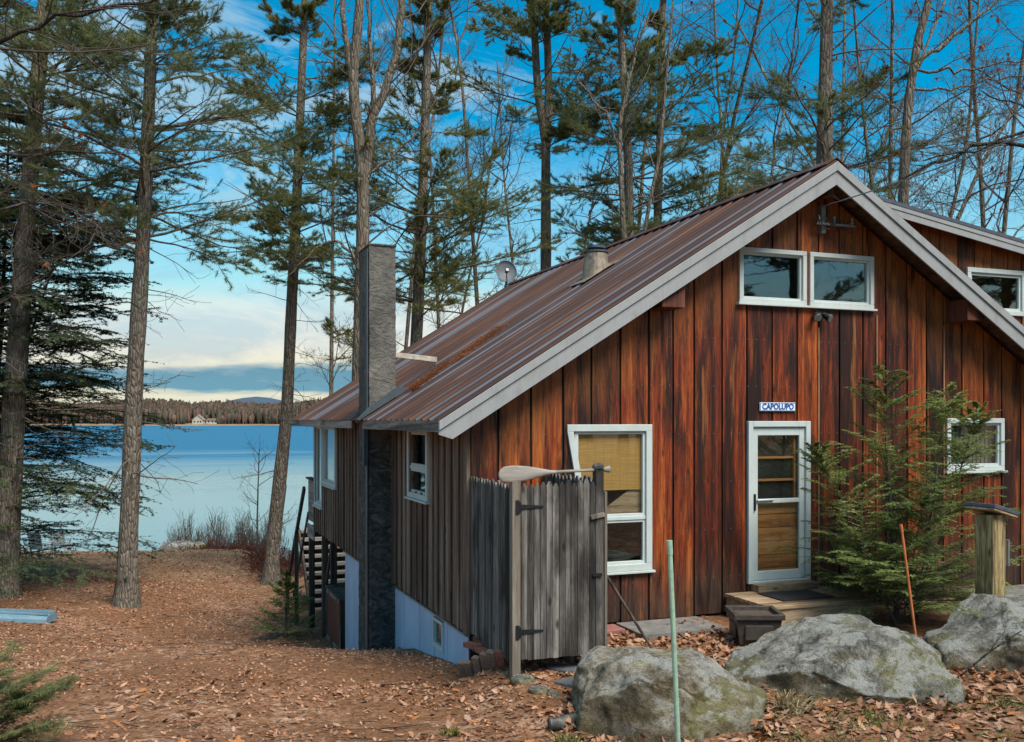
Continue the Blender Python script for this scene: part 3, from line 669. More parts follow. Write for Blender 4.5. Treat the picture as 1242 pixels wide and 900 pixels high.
# dormer: shed roof rising behind the right rake
DS = .157
dz = lambda a: 5.70 - DS * (a - 6.17)
m = MB(); u = 5.1
while u < 9.86:
    w_ = rb.choice([.28, .32, .35]); u1 = min(u + w_, 9.86); zb = lambda a: roof_top(a) - .1
    holes = [(7.93, 8.95, 4.26, 4.80)]
    cuts = sorted({u, u1 - .02} | {x for x in (7.93, 8.95) if u < x < u1 - .02})
    for a, b in zip(cuts[:-1], cuts[1:]):
        if b - a < .01: continue
        if 7.93 < (a + b) / 2 < 8.95:
            m.prism([(a, zb(a)), (b, zb(b)), (b, 4.26), (a, 4.26)], -.26, -.235, GABLE); m.prism([(a, 4.80), (b, 4.80), (b, dz(b) - .12), (a, dz(a) - .12)], -.26, -.235, GABLE)
        else: m.prism([(a, zb(a)), (b, zb(b)), (b, dz(b) - .12), (a, dz(a) - .12)], -.26, -.235, GABLE)
    u = u1
dm = m.build('dormer', M['gable'], cabin, bevel=.003)
DN = -.235
FND = lambda u_, v, n: (u_, -(n + DN), v)
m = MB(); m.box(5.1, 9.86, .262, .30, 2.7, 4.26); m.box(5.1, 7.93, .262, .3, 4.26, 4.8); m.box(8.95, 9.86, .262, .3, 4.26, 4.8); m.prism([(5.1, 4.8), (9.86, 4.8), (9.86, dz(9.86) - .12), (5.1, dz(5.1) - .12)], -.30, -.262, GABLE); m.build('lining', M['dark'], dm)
m = MB(); a0, a1 = 4.98, 10.3
m.prism([(a0, dz(a0)), (a1, dz(a1)), (a1, dz(a1) - .05), (a0, dz(a0) - .05)], -9, .02, GABLE); m.build('dormer_roof', M['slate'], dm)
m = MB(); m.prism([(a0 + .02, dz(a0) - .055), (a1, dz(a1) - .055), (a1, dz(a1) - .21), (a0 + .02, dz(a0) - .21)], -.02, .004, GABLE); m.prism([(a0 + .02, dz(a0) - .055), (a1, dz(a1) - .055), (a1, dz(a1) - .115), (a0 + .02, dz(a0) - .115)], .006, .014, GABLE)
m.build('rake_board', M['rake'], dm, bevel=.003)
m = MB(); m.box(9.84, 9.90, .262, 9, 2.5, dz(9.86) - .08); m.build('outer_wall', M['gable'], dm)
def dwin():
    u0, u1, v0, v1 = 7.86, 9.02, 4.18, 4.87; c = .07; m = MB()
    for (p, q, r_, t) in ((u0, u1, v1 - c, v1), (u0, u1, v0, v0 + c), (u0, u0 + c, v0 + c, v1 - c), (u1 - c, u1, v0 + c, v1 - c)): m.prism([(p, r_), (q, r_), (q, t), (p, t)], .004, .05, FND)
    w = m.build('window', M['white'], dm, bevel=.005)
    s = .04; p, q, r_, t = u0 + c, u1 - c, v0 + c, v1 - c; m = MB()
    for (x0, x1, y0, y1) in ((p, q, t - s, t), (p, q, r_, r_ + s), (p, p + s, r_ + s, t - s), (q - s, q, r_ + s, t - s)): m.prism([(x0, y0), (x1, y0), (x1, y1), (x0, y1)], -.02, .02, FND)
    o = m.build('frame', M['white'], w); 
    m = MB(); m.prism([(p + s - .005, r_ + s - .005), (q - s + .005, r_ + s - .005), (q - s + .005, t - s + .005), (p + s - .005, t - s + .005)], -.012, -.006, FND); m.build('pane', M['glass'], w)
dwin()
# chimney
def chimney():
    x0, x1, y0, y1 = -.38, .03, 3.68, 4.46; zs = np.linspace(-1.75, 5.27, 90)
    nx, ny = 7, 11
    ring = [(x0 + (x1 - x0) * i / nx, y0) for i in range(nx)] + [(x1, y0 + (y1 - y0) * i / ny) for i in range(ny)] + [(x1 - (x1 - x0) * i / nx, y1) for i in range(nx)] + [(x0, y1 - (y1 - y0) * i / ny) for i in range(ny)]
    V = []; r = random.Random(9); n = len(ring); cx, cy = (x0 + x1) / 2, (y0 + y1) / 2
    for z in zs:
        for (x, y) in ring:
            k = 1 + .018 * math.sin(z * 5.3 + x * 9) * math.sin(y * 7 + z * 2.1) + r.uniform(-.022, .022)
            kk = 1.02 if z < 2.4 else 1.0
            V.append((cx + (x - cx) * k * kk, cy + (y - cy) * (1 + (k - 1) * .6), z + r.uniform(-.02, .02)))
    Fc = [(j * n + i, j * n + (i + 1) % n, (j + 1) * n + (i + 1) % n, (j + 1) * n + i) for j in range(len(zs) - 1) for i in range(n)]
    Fc.append(tuple((len(zs) - 1) * n + i for i in range(n)))
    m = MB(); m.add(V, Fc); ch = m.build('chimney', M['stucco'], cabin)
    m = MB(); m.bar((.03, 4.18, 3.64), (.97, 4.70, roof_top(.97) + .10), .05, .085); m.build('brace', M['paddle'], ch, bevel=.004)
    m = MB(); m.box(x0 - .012, x1 + .012, y0 - .012, y1 + .012, 5.25, 5.285); m.build('chimney_cap', M['dark_timber'], ch, bevel=.01)
    m = MB(); za, zb_ = roof_top(x0) + .05, roof_top(x1) + .05
    m.prism([(x0 - .20, roof_top(x0 - .2) + .056), (x1 + .16, roof_top(x1 + .16) + .056), (x1 + .16, roof_top(x1 + .16) + .075), (x1 + .02, zb_ + .14), (x0, za + .10), (x0 - .2, roof_top(x0 - .2) + .072)], -3.66, -3.50, lambda u, v, n: (u, -n, v))
    m.build('flashing', M['flash'], ch)
    m = MB(); m.box(x0 - .10, x0 - .03, 3.62, 3.70, 1.9, 2.62); m.box(x0 - .035, x0 - .018, 3.68, 3.80, -1.5, 5.2); m.build('gutter_strip', M['flash'], ch, bevel=.003)
chimney()
# roof vent
def vent():
    a, y = 3.28, 3.35; z = roof_top(a)
    v = MB(); k = 20; prof = [(.24, -.12), (.22, .05), (.185, .33), (.175, .36)]
    V = [(a + r_ * math.cos(i * 2 * math.pi / k), y + r_ * math.sin(i * 2 * math.pi / k), z + h) for r_, h in prof for i in range(k)]
    v.add(V, [(j * k + i, j * k + (i + 1) % k, (j + 1) * k + (i + 1) % k, (j + 1) * k + i) for j in range(3) for i in range(k)] + [tuple(range(3 * k, 4 * k))])
    o = v.build('roof_vent', M['rust_pipe'], cabin, smooth=False)
    m = MB(); m.tube([(a, y, z + .34), (a, y, z + .44)], .10, 16); m.build('vent_neck', M['black'], o)
    m = MB(); m.tube([(a, y, z + .36), (a, y, z + .385)], .20, 20); m.tube([(a, y, z + .43), (a, y, z + .465)], .15, 20); m.build('vent_cap', M['slate'], o)
    m = MB(); m.prism([(a - .36, roof_top(a - .36) + .052), (a + .26, roof_top(a + .26) + .052), (a + .26, roof_top(a + .26) + .058), (a - .36, roof_top(a - .36) + .058)], -y - .3, -y + .3, lambda u, v, n: (u, -n, v)); m.build('vent_flashing', M['rust_pipe'], o)
vent()
# things on the cabin
def dish():
    c = np.array([4.76, 11.52, roof_top(4.76) + .40]); t = thing('satellite_dish', 'small grey satellite dish on the far end of the roof ridge', 'satellite dish', (c[0], c[1], c[2] - .4))
    d = Vector((-.12, -1, .28)).normalized(); s = d.cross(Vector((0, 0, 1))).normalized(); u = s.cross(d)
    m = MB(); k = 28; V = [tuple(Vector(c) - d * .09)]; 
    for r_, h in ((.11, .06), (.21, .02), (.29, -.02), (.295, -.035)):
        for i in range(k): V.append(tuple(Vector(c) - d * h + (s * math.cos(i * 2 * math.pi / k) * .92 + u * math.sin(i * 2 * math.pi / k)) * r_))
    Fc = [(0, 1 + (i + 1) % k, 1 + i) for i in range(k)] + [(1 + j * k + i, 1 + j * k + (i + 1) % k, 1 + (j + 1) * k + (i + 1) % k, 1 + (j + 1) * k + i) for j in range(3) for i in range(k)]
    m.add(V, Fc); o = m.build('reflector', M['dish'], t, smooth=True); sm = o.modifiers.new('thick', 'SOLIDIFY'); sm.thickness = .015
    m = MB(); b = Vector(c); m.tube([b - d * .05 - u * .1, b - d * .12 - u * .3, Vector((c[0], c[1] + .1, c[2] - .46))], .025, 8); m.build('mast', M['grey_metal'], t)
    m = MB(); m.tube([b - u * .34, b - u * .18 + d * .42 + s * .1], .014, 6); m.build('feed_arm', M['grey_metal'], t)
    m = MB(); e = b - u * .18 + d * .42 + s * .1; m.bar(e - d * .03, e + d * .10, .08, .08); m.build('receiver', M['grey_metal'], t, bevel=.01)
dish()
def sign():
    t = thing('name_sign', 'small pale blue name sign with dark blue capitals above the door', 'sign', (4.31, -.04, 2.71))
    m = MB(); m.box(4.03, 4.60, -.045, -.026, 2.712, 2.828); m.build('board', M['sign'], t, bevel=.006)
    m = MB()
    for (a, b, c, d) in ((4.035, 4.595, 2.817, 2.823), (4.035, 4.595, 2.717, 2.723), (4.035, 4.041, 2.723, 2.817), (4.589, 4.595, 2.723, 2.817)): m.box(a, b, -.0475, -.0452, c, d)
    m.build('border', M['sign_blue'], t)
    cu = D.curves.new('lettering', 'FONT'); cu.body = 'CAPOLUPO'; cu.size = .105; cu.align_x = 'CENTER'; cu.align_y = 'CENTER'; cu.extrude = .0015; cu.offset = .0032; cu.space_character = 1.0
    ob = D.objects.new('lettering_tmp', cu); COL.objects.link(ob); bpy.context.view_layer.update()
    me = D.meshes.new_from_object(ob.evaluated_get(bpy.context.evaluated_depsgraph_get())); D.objects.remove(ob)
    xs = [v.co.x for v in me.vertices]; sc = .50 / (max(xs) - min(xs)); mid = (max(xs) + min(xs)) / 2
    me.transform(Matrix(((1, 0, 0, 4.315), (0, 0, -1, -.0478), (0, 1, 0, 2.77), (0, 0, 0, 1))) @ Matrix.Diagonal((sc, 1.0, 1, 1)) @ Matrix.Translation((-mid, 0, 0)))
    me.materials.clear(); link('lettering', me, M['sign_blue'], t)
sign()
def flood():
    t = thing('floodlight', 'black twin floodlight on the gable below the upper windows', 'lamp', (4.97, -.03, 4.0))
    m = MB(); m.tube([(4.97, -.014, 4.03), (4.97, -.05, 4.03)], .055, 16); m.build('base_plate', M['black'], t)
    for s in (-1, 1):
        m = MB(); c = Vector((4.97 + s * .085, -.12, 3.99)); d = Vector((s * .35, -.8, -.5)).normalized()
        m.tube([c - d * .09, c - d * .07, c - d * .0, c + d * .05, c + d * .055], [.02, .035, .045, .062, .06], 14); lh = m.build('lamp_head', M['black'], t)
        m = MB(); m.tube([c + d * .056, c + d * .060], [.052, .05], 14); m.build('lens', M['lampglass'], lh)
        m = MB(); m.tube([(4.97, -.05, 4.03), tuple(c - d * .09)], .012, 6); m.build('arm', M['black'], t)
flood()
def service():
    t = thing('service_bracket', 'metal wire bracket with loose cables under the gable peak', 'bracket', (5.15, -.03, 5.2))
    m = MB(); m.box(4.98, 5.05, -.10, -.014, 5.12, 5.50); m.box(4.86, 5.5, -.16, -.13, 5.22, 5.25); m.tube([(5.02, -.05, 5.24), (5.02, -.15, 5.235)], .014, 6); m.build('arm', M['grey_metal'], t)
    for i, x in enumerate((4.9, 5.15, 5.45)):
        m = MB(); m.tube([(x, -.145, 5.25), (x, -.145, 5.28), (x, -.145, 5.31), (x, -.145, 5.34)], [.014, .024, .016, .02], 10); m.build('insulator', M['grey_metal'], t)
    r = random.Random(5)
    for i in range(5):
        pts = []; x = 4.86 + .1 * i
        for j in range(9):
            f = j / 8; pts.append((x + .42 * f * (1 if i % 2 else .5), -.15 - .05 * math.sin(3 * f + i), 5.34 - .16 * f - .09 * math.sin(f * math.pi * (1 + i % 2))))
        m = MB(); m.tube(pts, .008, 5); m.build('cable', M['dark_timber'], t)
    pts = []; A = np.array([4.90, -.16, 5.45]); B = np.array([4.45, -5.1, 5.47])
    for j in range(25):
        f = j / 24; p = A + (B - A) * f; p[2] -= .25 * f * (1 - f); pts.append(p)
    m = MB(); m.tube(pts, .008, 6); o = m.build('overhead_wire', M['grey_metal']); tag(o, 'overhead service wire rising from the gable peak to the right', 'wire')
    o.parent = None; rebase(o, tuple(A))
service()

# ------------------------------------------------------------------ deck on the lake side
def deck():
    t = thing('deck', 'weathered raised deck on posts at the lake end of the cabin', 'deck', (1, 12.5, -2.3))
    m = MB(); y = 11.22
    while y < 12.2: m.box(0, 8.5, y, y + .13, .06, .10); y += .14
    m.build('deck_boards', M['fence'], t)
    m = MB(); m.box(-.03, -.002, 11.22, 12.2, -.16, .15); m.build('rim_joist', M['eave'], t)
    m = MB(); m.box(0, 8.5, 12.14, 12.19, -.14, .055); m.build('rim_joist', M['eave'], t)
    m = MB(); m.box(-.02, .02, 11.24, 12.10, .24, 1.20); m.build('rail_panel', M['eave'], t)
    m = MB(); m.box(-.07, .07, 11.22, 12.18, 1.205, 1.245); m.build('rail_cap', M['fence'], t)
    for (x, y) in ((.06, 12.08), (4, 12.08), (8, 12.08), (.12, 10.6), (4, 10.6), (8, 10.6), (.16, 9.75)):
        m = MB(); m.box(x - .065, x + .065, y - .065, y + .065, gz(x, y) - .3, .05 if y > 11 else SB - .004); m.build('post', M['dark_timber'], t, bevel=.005)
    for i in range(10):
        z = -2.42 + i * .205; y = 14.3 + i * .22
        m = MB(); m.box(.42, 2.8, y, y + .27, z, z + .075); m.build('tread', M['worn_paddle'], t, bevel=.004)
        m = MB(); m.box(.43, 2.79, y + .235, y + .265, z - .20, z - .003); m.build('riser', M['dark_timber'], t)
    for x in (.38, 2.84): m = MB(); m.bar((x, 14.2, -2.55), (x, 16.5, -.5), .05, .2); m.build('stringer', M['dark_timber'], t)
    a, b = Vector(at(369, 592, 22.4)), Vector(at(348, 712, 24.6)); m = MB(); m.bar(a, b, .06, .12); m.build('hand_rail', M['dark_timber'], t)
    a2, b2 = Vector(at(374, 622, 22.4)), Vector(at(356, 722, 24.4)); m = MB(); m.bar(a2, b2, .04, .07); m.build('hand_rail', M['fence'], t)
    for f in (.42, .97):
        p = a.lerp(b, f); m = MB(); m.box(p.x - .045, p.x + .045, p.y - .045, p.y + .045, gz(p.x, p.y) - .2, p.z); m.build('baluster', M['dark_timber'], t)
    m = MB(); m.bar((.14, 10.5, -1.0), (.14, 9.8, .0), .05, .10); m.build('brace', M['dark_timber'], t)
deck()
m = MB(); zb = gz(.1, 8.6); m.box(-.02, .02, 7.95, 9.55, zb - .05, zb + 1.05)
t = thing('storage_box', 'dark red wooden storage box standing under the cabin floor', 'box', (.4, 8.7, zb)); m.build('front', M['red_timber'], t, bevel=.004)
m = MB(); m.box(.02, .9, 7.95, 7.99, zb - .05, zb + 1.05); m.box(.02, .9, 9.51, 9.55, zb - .05, zb + 1.05); m.box(.86, .9, 7.99, 9.51, zb, zb + 1.05); m.build('case', M['dark_timber'], t)
m = MB(); m.box(-.05, .95, 7.90, 9.6, zb + 1.055, zb + 1.095); m.build('lid', M['fence'], t, bevel=.004)
m = MB()
for (a, b, c, d) in ((7.95, 8.03, 0, 1.04), (9.47, 9.55, 0, 1.04), (8.03, 9.47, .96, 1.04), (8.03, 9.47, 0, .08)): m.box(-.035, -.022, a, b, zb + c, zb + d)
m.build('trim', M['fence'], t)

# ------------------------------------------------------------------ outdoor shower enclosure
def picket(m, u0, u1, v0, v1, n0, n1, fn, point=True):
    w = u1 - u0; mid = (u0 + u1) / 2
    m.prism([(u0, v0), (u1, v0), (u1, v1 - .05), (mid + w * .16, v1), (mid - w * .16, v1), (u0, v1 - .05)] if point else [(u0, v0), (u1, v0), (u1, v1), (u0, v1)], n0, n1, fn)
def shower():
    t = thing('shower_enclosure', 'weathered grey picket enclosure with a closed gate against the gable wall', 'enclosure', (.45, -.8, 0))
    r = random.Random(8)
    fn = lambda u, v, n: (-.03 + .06 * (u + 1.62) / 1.62 - n, u, v)
    m = MB(); u = -1.56
    while u < -.05:
        picket(m, u, u + .098, .10 + r.uniform(-.015, .015), 1.94 + r.uniform(-.015, .02), 0, .02 + r.uniform(0, .005), fn); u += .104
    pn = m.build('side_panel', M['fence'], t, bevel=.003)
    for z in (.4, 1.0, 1.6): m = MB(); m.prism([(-1.56, z), (-.03, z), (-.03, z + .09), (-1.56, z + .09)], -.042, -.002, fn); m.build('rail', M['fence'], pn)
    fr = lambda u, v, n: (.93 + n, u, v)
    m = MB(); u = -1.58
    while u < -.05:
        picket(m, u, u + .098, .14 + r.uniform(-.01, .01), 1.98 + r.uniform(-.02, .02), 0, .02, fr); u += .104
    m.build('side_panel', M['fence'], t, bevel=.003)
    for (x, h, c) in ((-.045, 2.00, 0), (.885, 2.14, 1)):
        m = MB(); z0 = gz(x, -1.64) - .2; m.box(x - .045, x + .045, -1.69, -1.60, z0, h - .05 * c)
        if c: m.tube([(x, -1.645, h - .055), (x, -1.645, h - .02), (x, -1.645, h), (x, -1.645, h + .012)], [.06, .062, .045, .01], 12)
        m.build('post', M['post_wood'] if not c else M['fence'], t, bevel=.006)
    m = MB(); fg = lambda u, v, n: (u, -1.655 - n, v); u = .012; k = 0
    while u < .835:
        w = .066; picket(m, u, u + w, .17 + r.uniform(-.01, .008), 1.965 + r.uniform(-.02, .025), 0, .018 + r.uniform(0, .006), fg); u += w + .0035
    g = m.build('gate', M['fence'], t, bevel=.003)
    for z in (.34, 1.66): m = MB(); m.prism([(.01, z), (.84, z), (.84, z + .09), (.01, z + .09)], -.04, -.003, fg); m.build('gate_rail', M['fence'], g)
    for z in (.46, 1.72):
        m = MB(); m.prism([(-.055, z - .07), (-.015, z - .07), (-.015, z + .07), (-.055, z + .07)], .038, .046, fg); m.prism([(-.012, z - .026), (.24, z - .008), (.255, z), (.24, z + .008), (-.012, z + .026)], .028, .035, fg); m.tube([fg(-.012, z - .05, .04), fg(-.012, z + .05, .04)], .012, 8)
        m.build('hinge', M['black'], g)
    m = MB(); m.bar(fg(.78, 1.585, .035), fg(.93, 1.615, .045), .03, .045); m.build('latch', M['post_wood'], t, bevel=.004)
    m = MB(); m.bar(fg(.80, .99, .032), fg(.90, .99, .052), .02, .03); m.build('gate_hook', M['black'], t)
    m = MB(); m.box(.935, .965, -1.70, -1.60, .12, 1.85); m.box(.845, .87, -1.672, -1.655, .15, 1.0); m.build('stop_board', M['post_wood'], t, bevel=.003)
shower()
def paddle():
    z = 2.045; A = Vector((-.24, -1.70, z + .005)); B = Vector((1.03, -1.64, z + .035)); d = (B - A).normalized(); L = (B - A).length
    t = thing('paddle', 'pale wooden paddle laid across the top of the picket gate', 'paddle', tuple(A))
    up = Vector((0, -.12, 1)); s = d.cross(up).normalized(); u = s.cross(d).normalized()
    def loft(sec, name, par, k=16):
        V = []; 
        for (f, w, h) in sec:
            c = A + d * (f * L)
            for i in range(k): a = 2 * math.pi * i / k; V.append(tuple(c + u * (w * math.cos(a)) + s * (h * math.sin(a))))
        n = len(sec); Fc = [(j * k + i, j * k + (i + 1) % k, (j + 1) * k + (i + 1) % k, (j + 1) * k + i) for j in range(n - 1) for i in range(k)] + [tuple(range(k)), tuple(range((n - 1) * k, n * k))]
        m = MB(); m.add(V, Fc); return m.build(name, M['worn_paddle'], par, smooth=True)
    loft([(0, .02, .006), (.01, .05, .009), (.04, .078, .011), (.12, .088, .012), (.24, .075, .014), (.36, .045, .016), (.45, .022, .017), (.50, .018, .017)], 'blade', t)
    loft([(.49, .017, .017), (.70, .016, .016), (.93, .016, .016)], 'shaft', t, 12)
    loft([(.925, .016, .016), (.95, .024, .017), (.975, .034, .018), (.99, .036, .018), (1.0, .02, .012)], 'grip', t, 12)
paddle()
m = MB(); pts = []
for i in range(33):
    a = i / 32 * 2 * math.pi; pts.append((1.02, -1.40 + .10 * math.cos(a) - .0, 1.56 + .25 * math.sin(a)))
m.tube(pts, .028, 8, cap=False); o = m.build('hose_loop', M['rubber'], smooth=True); tag(o, 'black rubber loop hanging on the right side of the picket enclosure', 'hose'); rebase(o, (1.02, -1.4, 1.8))
m = MB(); a, b = Vector((1.03, -1.42, 1.02)), Vector((1.62, -1.62, .02)); m.tube([a, b], .016, 10); t = thing('leaning_pole', 'thin dark pole leaning on the right side of the picket enclosure', 'pole', tuple(b)); m.build('shaft', M['dark_timber'], t)
m = MB(); m.tube([a, a.lerp(b, -.05)], .02, 10); m.build('grip', M['black'], t)
# bricks tipped against the corner
rr = random.Random(12)
bt = ['leftmost tan brick leaning in the row at the cabin corner', 'second tan brick from the left in the leaning row', 'third brown brick from the left in the leaning row', 'fourth brown brick from the left in the leaning row', 'fifth brick from the left in the leaning row', 'red-brown brick at the right end of the leaning row']
for i in range(6):
    f = i / 5; x = -.10 + .10 * f; y = -.25 - .92 * f; z = gz(x, y); m = MB(); M4 = Matrix.Translation((x, y, z - .03)) @ Matrix.Rotation(R(-63 + 4 * i), 4, 'Z') @ Matrix.Rotation(R(24 + rr.uniform(-5, 5)), 4, 'X') @ Matrix.Rotation(R(rr.uniform(-4, 4)), 4, 'Y')
    m.box(-.05, .05, -.033, .033, 0, .24, M4); o = m.build('brick', M['brick_red'] if i == 5 else M['brick'], bevel=.008); tag(o, bt[i], 'brick', 'bricks leaning at the cabin corner'); rebase(o, (x, y, z))
for i, (x, y, z, rz) in enumerate(((-.08, -.40, .045, 100), (-.05, -.72, .05, 95))):
    m = MB(); M4 = Matrix.Translation((x, y, z)) @ Matrix.Rotation(R(rz), 4, 'Z') @ Matrix.Rotation(R(5), 4, 'Y'); m.box(-.15, .15, -.05, .05, -.03, .03, M4); o = m.build('brick', M['brick_red'], bevel=.008); tag(o, ('reddish brick laid flat on the leaning row, nearer the blue panel', 'reddish brick laid flat on the leaning row, nearer the gate post')[i], 'brick', 'bricks laid flat at the cabin corner'); rebase(o, (x, y, z))

# ------------------------------------------------------------------ front yard
def slab(name, poly, z0, z1, mat):
    m = MB(); m.prism(poly, z0, z1, lambda u, v, n: (u, v, n)); o = m.build(name, mat, bevel=.01); tag(o, kind='structure'); return o
slab('path', [(1.9, -.75), (3.05, -.75), (3.05, -.06), (1.9, -.06)], -.2, .085, M['concrete'])
slab('path', [(1.2, -.40), (1.86, -.40), (1.86, -.08), (1.2, -.08)], -.2, .08, M['red_slab'])
slab('path', [(3.1, -1.7), (4.7, -1.75), (4.6, -1.15), (3.1, -1.1)], -.2, .07, M['concrete'])
slab('path', [(7.1, -1.3), (9.6, -1.3), (9.6, -.3), (7.1, -.3)], -.2, .20, M['concrete'])
def flagstone(c, r, lab):
    m = MB(); q = random.Random(int(c[0] * 100)); pts = [(c[0] + r * q.uniform(.75, 1.1) * math.cos(a), c[1] + r * .7 * q.uniform(.75, 1.1) * math.sin(a)) for a in [i * 2 * math.pi / 9 for i in range(9)]]
    z = gz(*c); m.prism(pts, z - .05, z + .035, lambda u, v, n: (u, v, n)); o = m.build('flagstone', M['flag'], bevel=.012); tag(o, lab, 'stone', 'dark flagstones by the shower gate'); rebase(o, (c[0], c[1], z))
flagstone((.52, -2.0), .26, 'dark flagstone between the gate and the mossy boulder, nearer the boulder'); flagstone((.60, -1.55), .24, 'dark flagstone tucked just under the picket gate')
def step():
    t = thing('door_step', 'low wooden step below the white storm door', 'step', (4.1, -.5, 0))
    m = MB(); y = -1.02; A0, A1 = 3.50, 5.02
    for i in range(4): m.box(A0 - .02, A1 + .02, y, y + .235, .30, .345); y += .245
    m.build('tread', M['tan_board'], t, bevel=.005)
    m = MB(); m.box(A0, A1, -1.0, -.96, -.1, .297); m.box(A0, A0 + .04, -.96, -.06, -.1, .297); m.box(A1 - .04, A1, -.96, -.06, -.1, .297); m.build('riser', M['tan_board'], t, bevel=.004)
    m = MB(); m.box(3.9, 4.85, -.20, -.03, .346, .44); m.build('threshold', M['tan_board'], t, bevel=.004)
    m = MB(); m.box(3.84, 4.62, -.80, -.26, .3475, .362); o = m.build('doormat', M['rubber'], bevel=.004); tag(o, 'black doormat lying on the wooden door step', 'doormat'); rebase(o, (4.2, -.5, .3475))
step()
def planter():
    c = (3.03, -1.34); z = gz(*c); t = thing('planter', 'dark square planter box standing left of the door step', 'planter', (c[0], c[1], z))
    Mx = Matrix.Translation((c[0], c[1], z)) @ Matrix.Rotation(R(-22), 4, 'Z')
    def ringp(h, w): return [tuple(Mx @ Vector((s * w, q * w, h))) for s, q in ((-1, -1), (1, -1), (1, 1), (-1, 1))]
    secs = [(0, .20), (.03, .215), (.31, .255), (.315, .285), (.375, .285), (.375, .235), (.30, .23)]
    V = [p for h, w in secs for p in ringp(h, w)]; Fc = [(j * 4 + i, j * 4 + (i + 1) % 4, (j + 1) * 4 + (i + 1) % 4, (j + 1) * 4 + i) for j in range(6) for i in range(4)] + [(3, 2, 1, 0)]
    m = MB(); m.add(V, Fc); m.build('pot', M['planter'], t, bevel=.005)
    m = MB(); m.add(ringp(.325, .232), [(0, 1, 2, 3)]); m.build('soil', M['soil'], t)
    m = MB()
    for k in range(4):
        Q = Mx @ Matrix.Rotation(R(90 * k), 4, 'Z'); m.box(-.16, .16, -.256, -.238, .08, .25, Q)
    m.build('side_panel', M['planter'], t, bevel=.01)
planter()
def yardpost():
    c = at(1201, HY, 10.95)[:2]; z = gz(*c); t = thing('utility_post', 'thick yellowish wooden post with a slate cap beside the hemlock', 'post', (c[0], c[1], z))
    Mx = Matrix.Translation((c[0], c[1], z)) @ Matrix.Rotation(R(8), 4, 'Z')
    H = 1.46
    m = MB(); m.box(-.115, .115, -.115, .115, -.3, H, Mx); m.build('shaft', M['yellow_post'], t, bevel=.008)
    Mc = Mx @ Matrix.Translation((0, 0, H + .03)) @ Matrix.Rotation(R(14), 4, 'Y')
    m = MB(); m.box(-.21, .24, -.2, .2, .014, .06, Mc); m.build('slate_cap', M['slate'], t, bevel=.008)
    m = MB(); m.box(-.205, .232, -.192, .192, -.012, .012, Mc); m.build('cap_board', M['tan_board'], t, bevel=.003)
    m = MB(); m.box(.117, .175, -.10, .08, .86, 1.16, Mx); bx = m.build('outlet_box', M['dark_timber'], t, bevel=.006)
    m = MB(); m.box(.177, .21, -.105, .085, .855, 1.165, Mx); m.build('cover', M['grey_metal'], bx, bevel=.006)
yardpost()
# boulders
def boulder(name, px, py, t, size, cuts, seed, lab, yaw=0, sub=6, amp=.05):
    import bmesh
    p = at(px, py, t); c = np.array([p[0], p[1], gz(p[0], p[1])])
    bm = bmesh.new(); bmesh.ops.create_icosphere(bm, subdivisions=sub, radius=1.0)
    V = np.array([v.co[:] for v in bm.verts]); Fc = np.array([[v.index for v in f.verts] for f in bm.faces]); bm.free()
    # camera-aligned axes: X right, Y away, Z up; then flat cleaved faces
    V = np.sign(V) * np.abs(V) ** .72
    for (n, dd) in cuts:
        n = np.array(n, float); n /= np.linalg.norm(n); h = V @ n - dd; V = V - np.where(h > 0, h * .96, 0)[:, None] * n
    r = np.random.default_rng(seed)
    for q in range(15):
        n = r.normal(size=3); n /= np.linalg.norm(n); dd = np.max(V @ n) * r.uniform(.90, .985); h = V @ n - dd; V = V - np.where(h > 0, h * .9, 0)[:, None] * n
    nz = np.zeros(len(V))
    for k in range(44):
        f = r.normal(size=3); f /= np.linalg.norm(f); fr = 3.4 * 1.11 ** k; nz += np.sin(V @ f * fr + r.uniform(0, 6.28)) / fr * 1.25
    for q in range(5):     # cracks
        n = r.normal(size=3) * np.array([1, 1, .6]); n /= np.linalg.norm(n); t_ = np.cross(n, [0, 0, 1.])
        dist = V @ n - r.uniform(-.55, .55) + .04 * np.sin(V @ t_ * 7 + q) + .02 * np.sin(V[:, 2] * 17 + q); nz -= .26 * np.exp(-(dist / .016) ** 2) * (np.sin(V @ t_ * 2.1 + q * 2) > -.2)
    nrm = V / (np.linalg.norm(V, axis=1, keepdims=True) + 1e-9)
    V = V + nrm * (nz * amp * 2.2)[:, None]
    V = V * np.array(size)
    cy, sy = math.cos(yaw), math.sin(yaw); V = np.stack([V[:, 0] * cy - V[:, 1] * sy, V[:, 0] * sy + V[:, 1] * cy, V[:, 2]], -1)
    W = np.stack([V[:, 0] * GX[0] + V[:, 1] * GX[1], V[:, 0] * SY[0] + V[:, 1] * SY[1], V[:, 2]], -1)
    o = npmesh(name, W, Fc, M['rock'], smooth=True); o.location = c + np.array([0, 0, 0]); tag(o, lab, 'boulder', 'big boulders before the cabin'); return o
BM = M['rock']; M['rock'] = rockmat('tan_boulder', (.27, .235, .175))
boulder('boulder', 803, 850, 8.45, (.86, .66, .74), [((-.04, -.12, 1), .70), ((-.42, -.9, -.12), .62), ((.42, -.85, .30), .64), ((.62, -.05, .78), .82), ((-.5, -.3, .8), .84), ((-1, 0, .05), .88)], 3, 'mossy tan boulder behind the pale green stake, leftmost of the three')
M['rock'] = BM
boulder('boulder', 1030, 842, 9.45, (1.14, .82, .80), [((.10, -.66, .74), .56), ((.03, .1, 1), .70), ((-.55, -.85, -.22), .66), ((.5, .0, .85), .70), ((-.5, -.1, .85), .62), ((1, -.1, .1), .86), ((0, -1, -.3), .74)], 8, 'broad grey slab-topped boulder in the middle of the three')
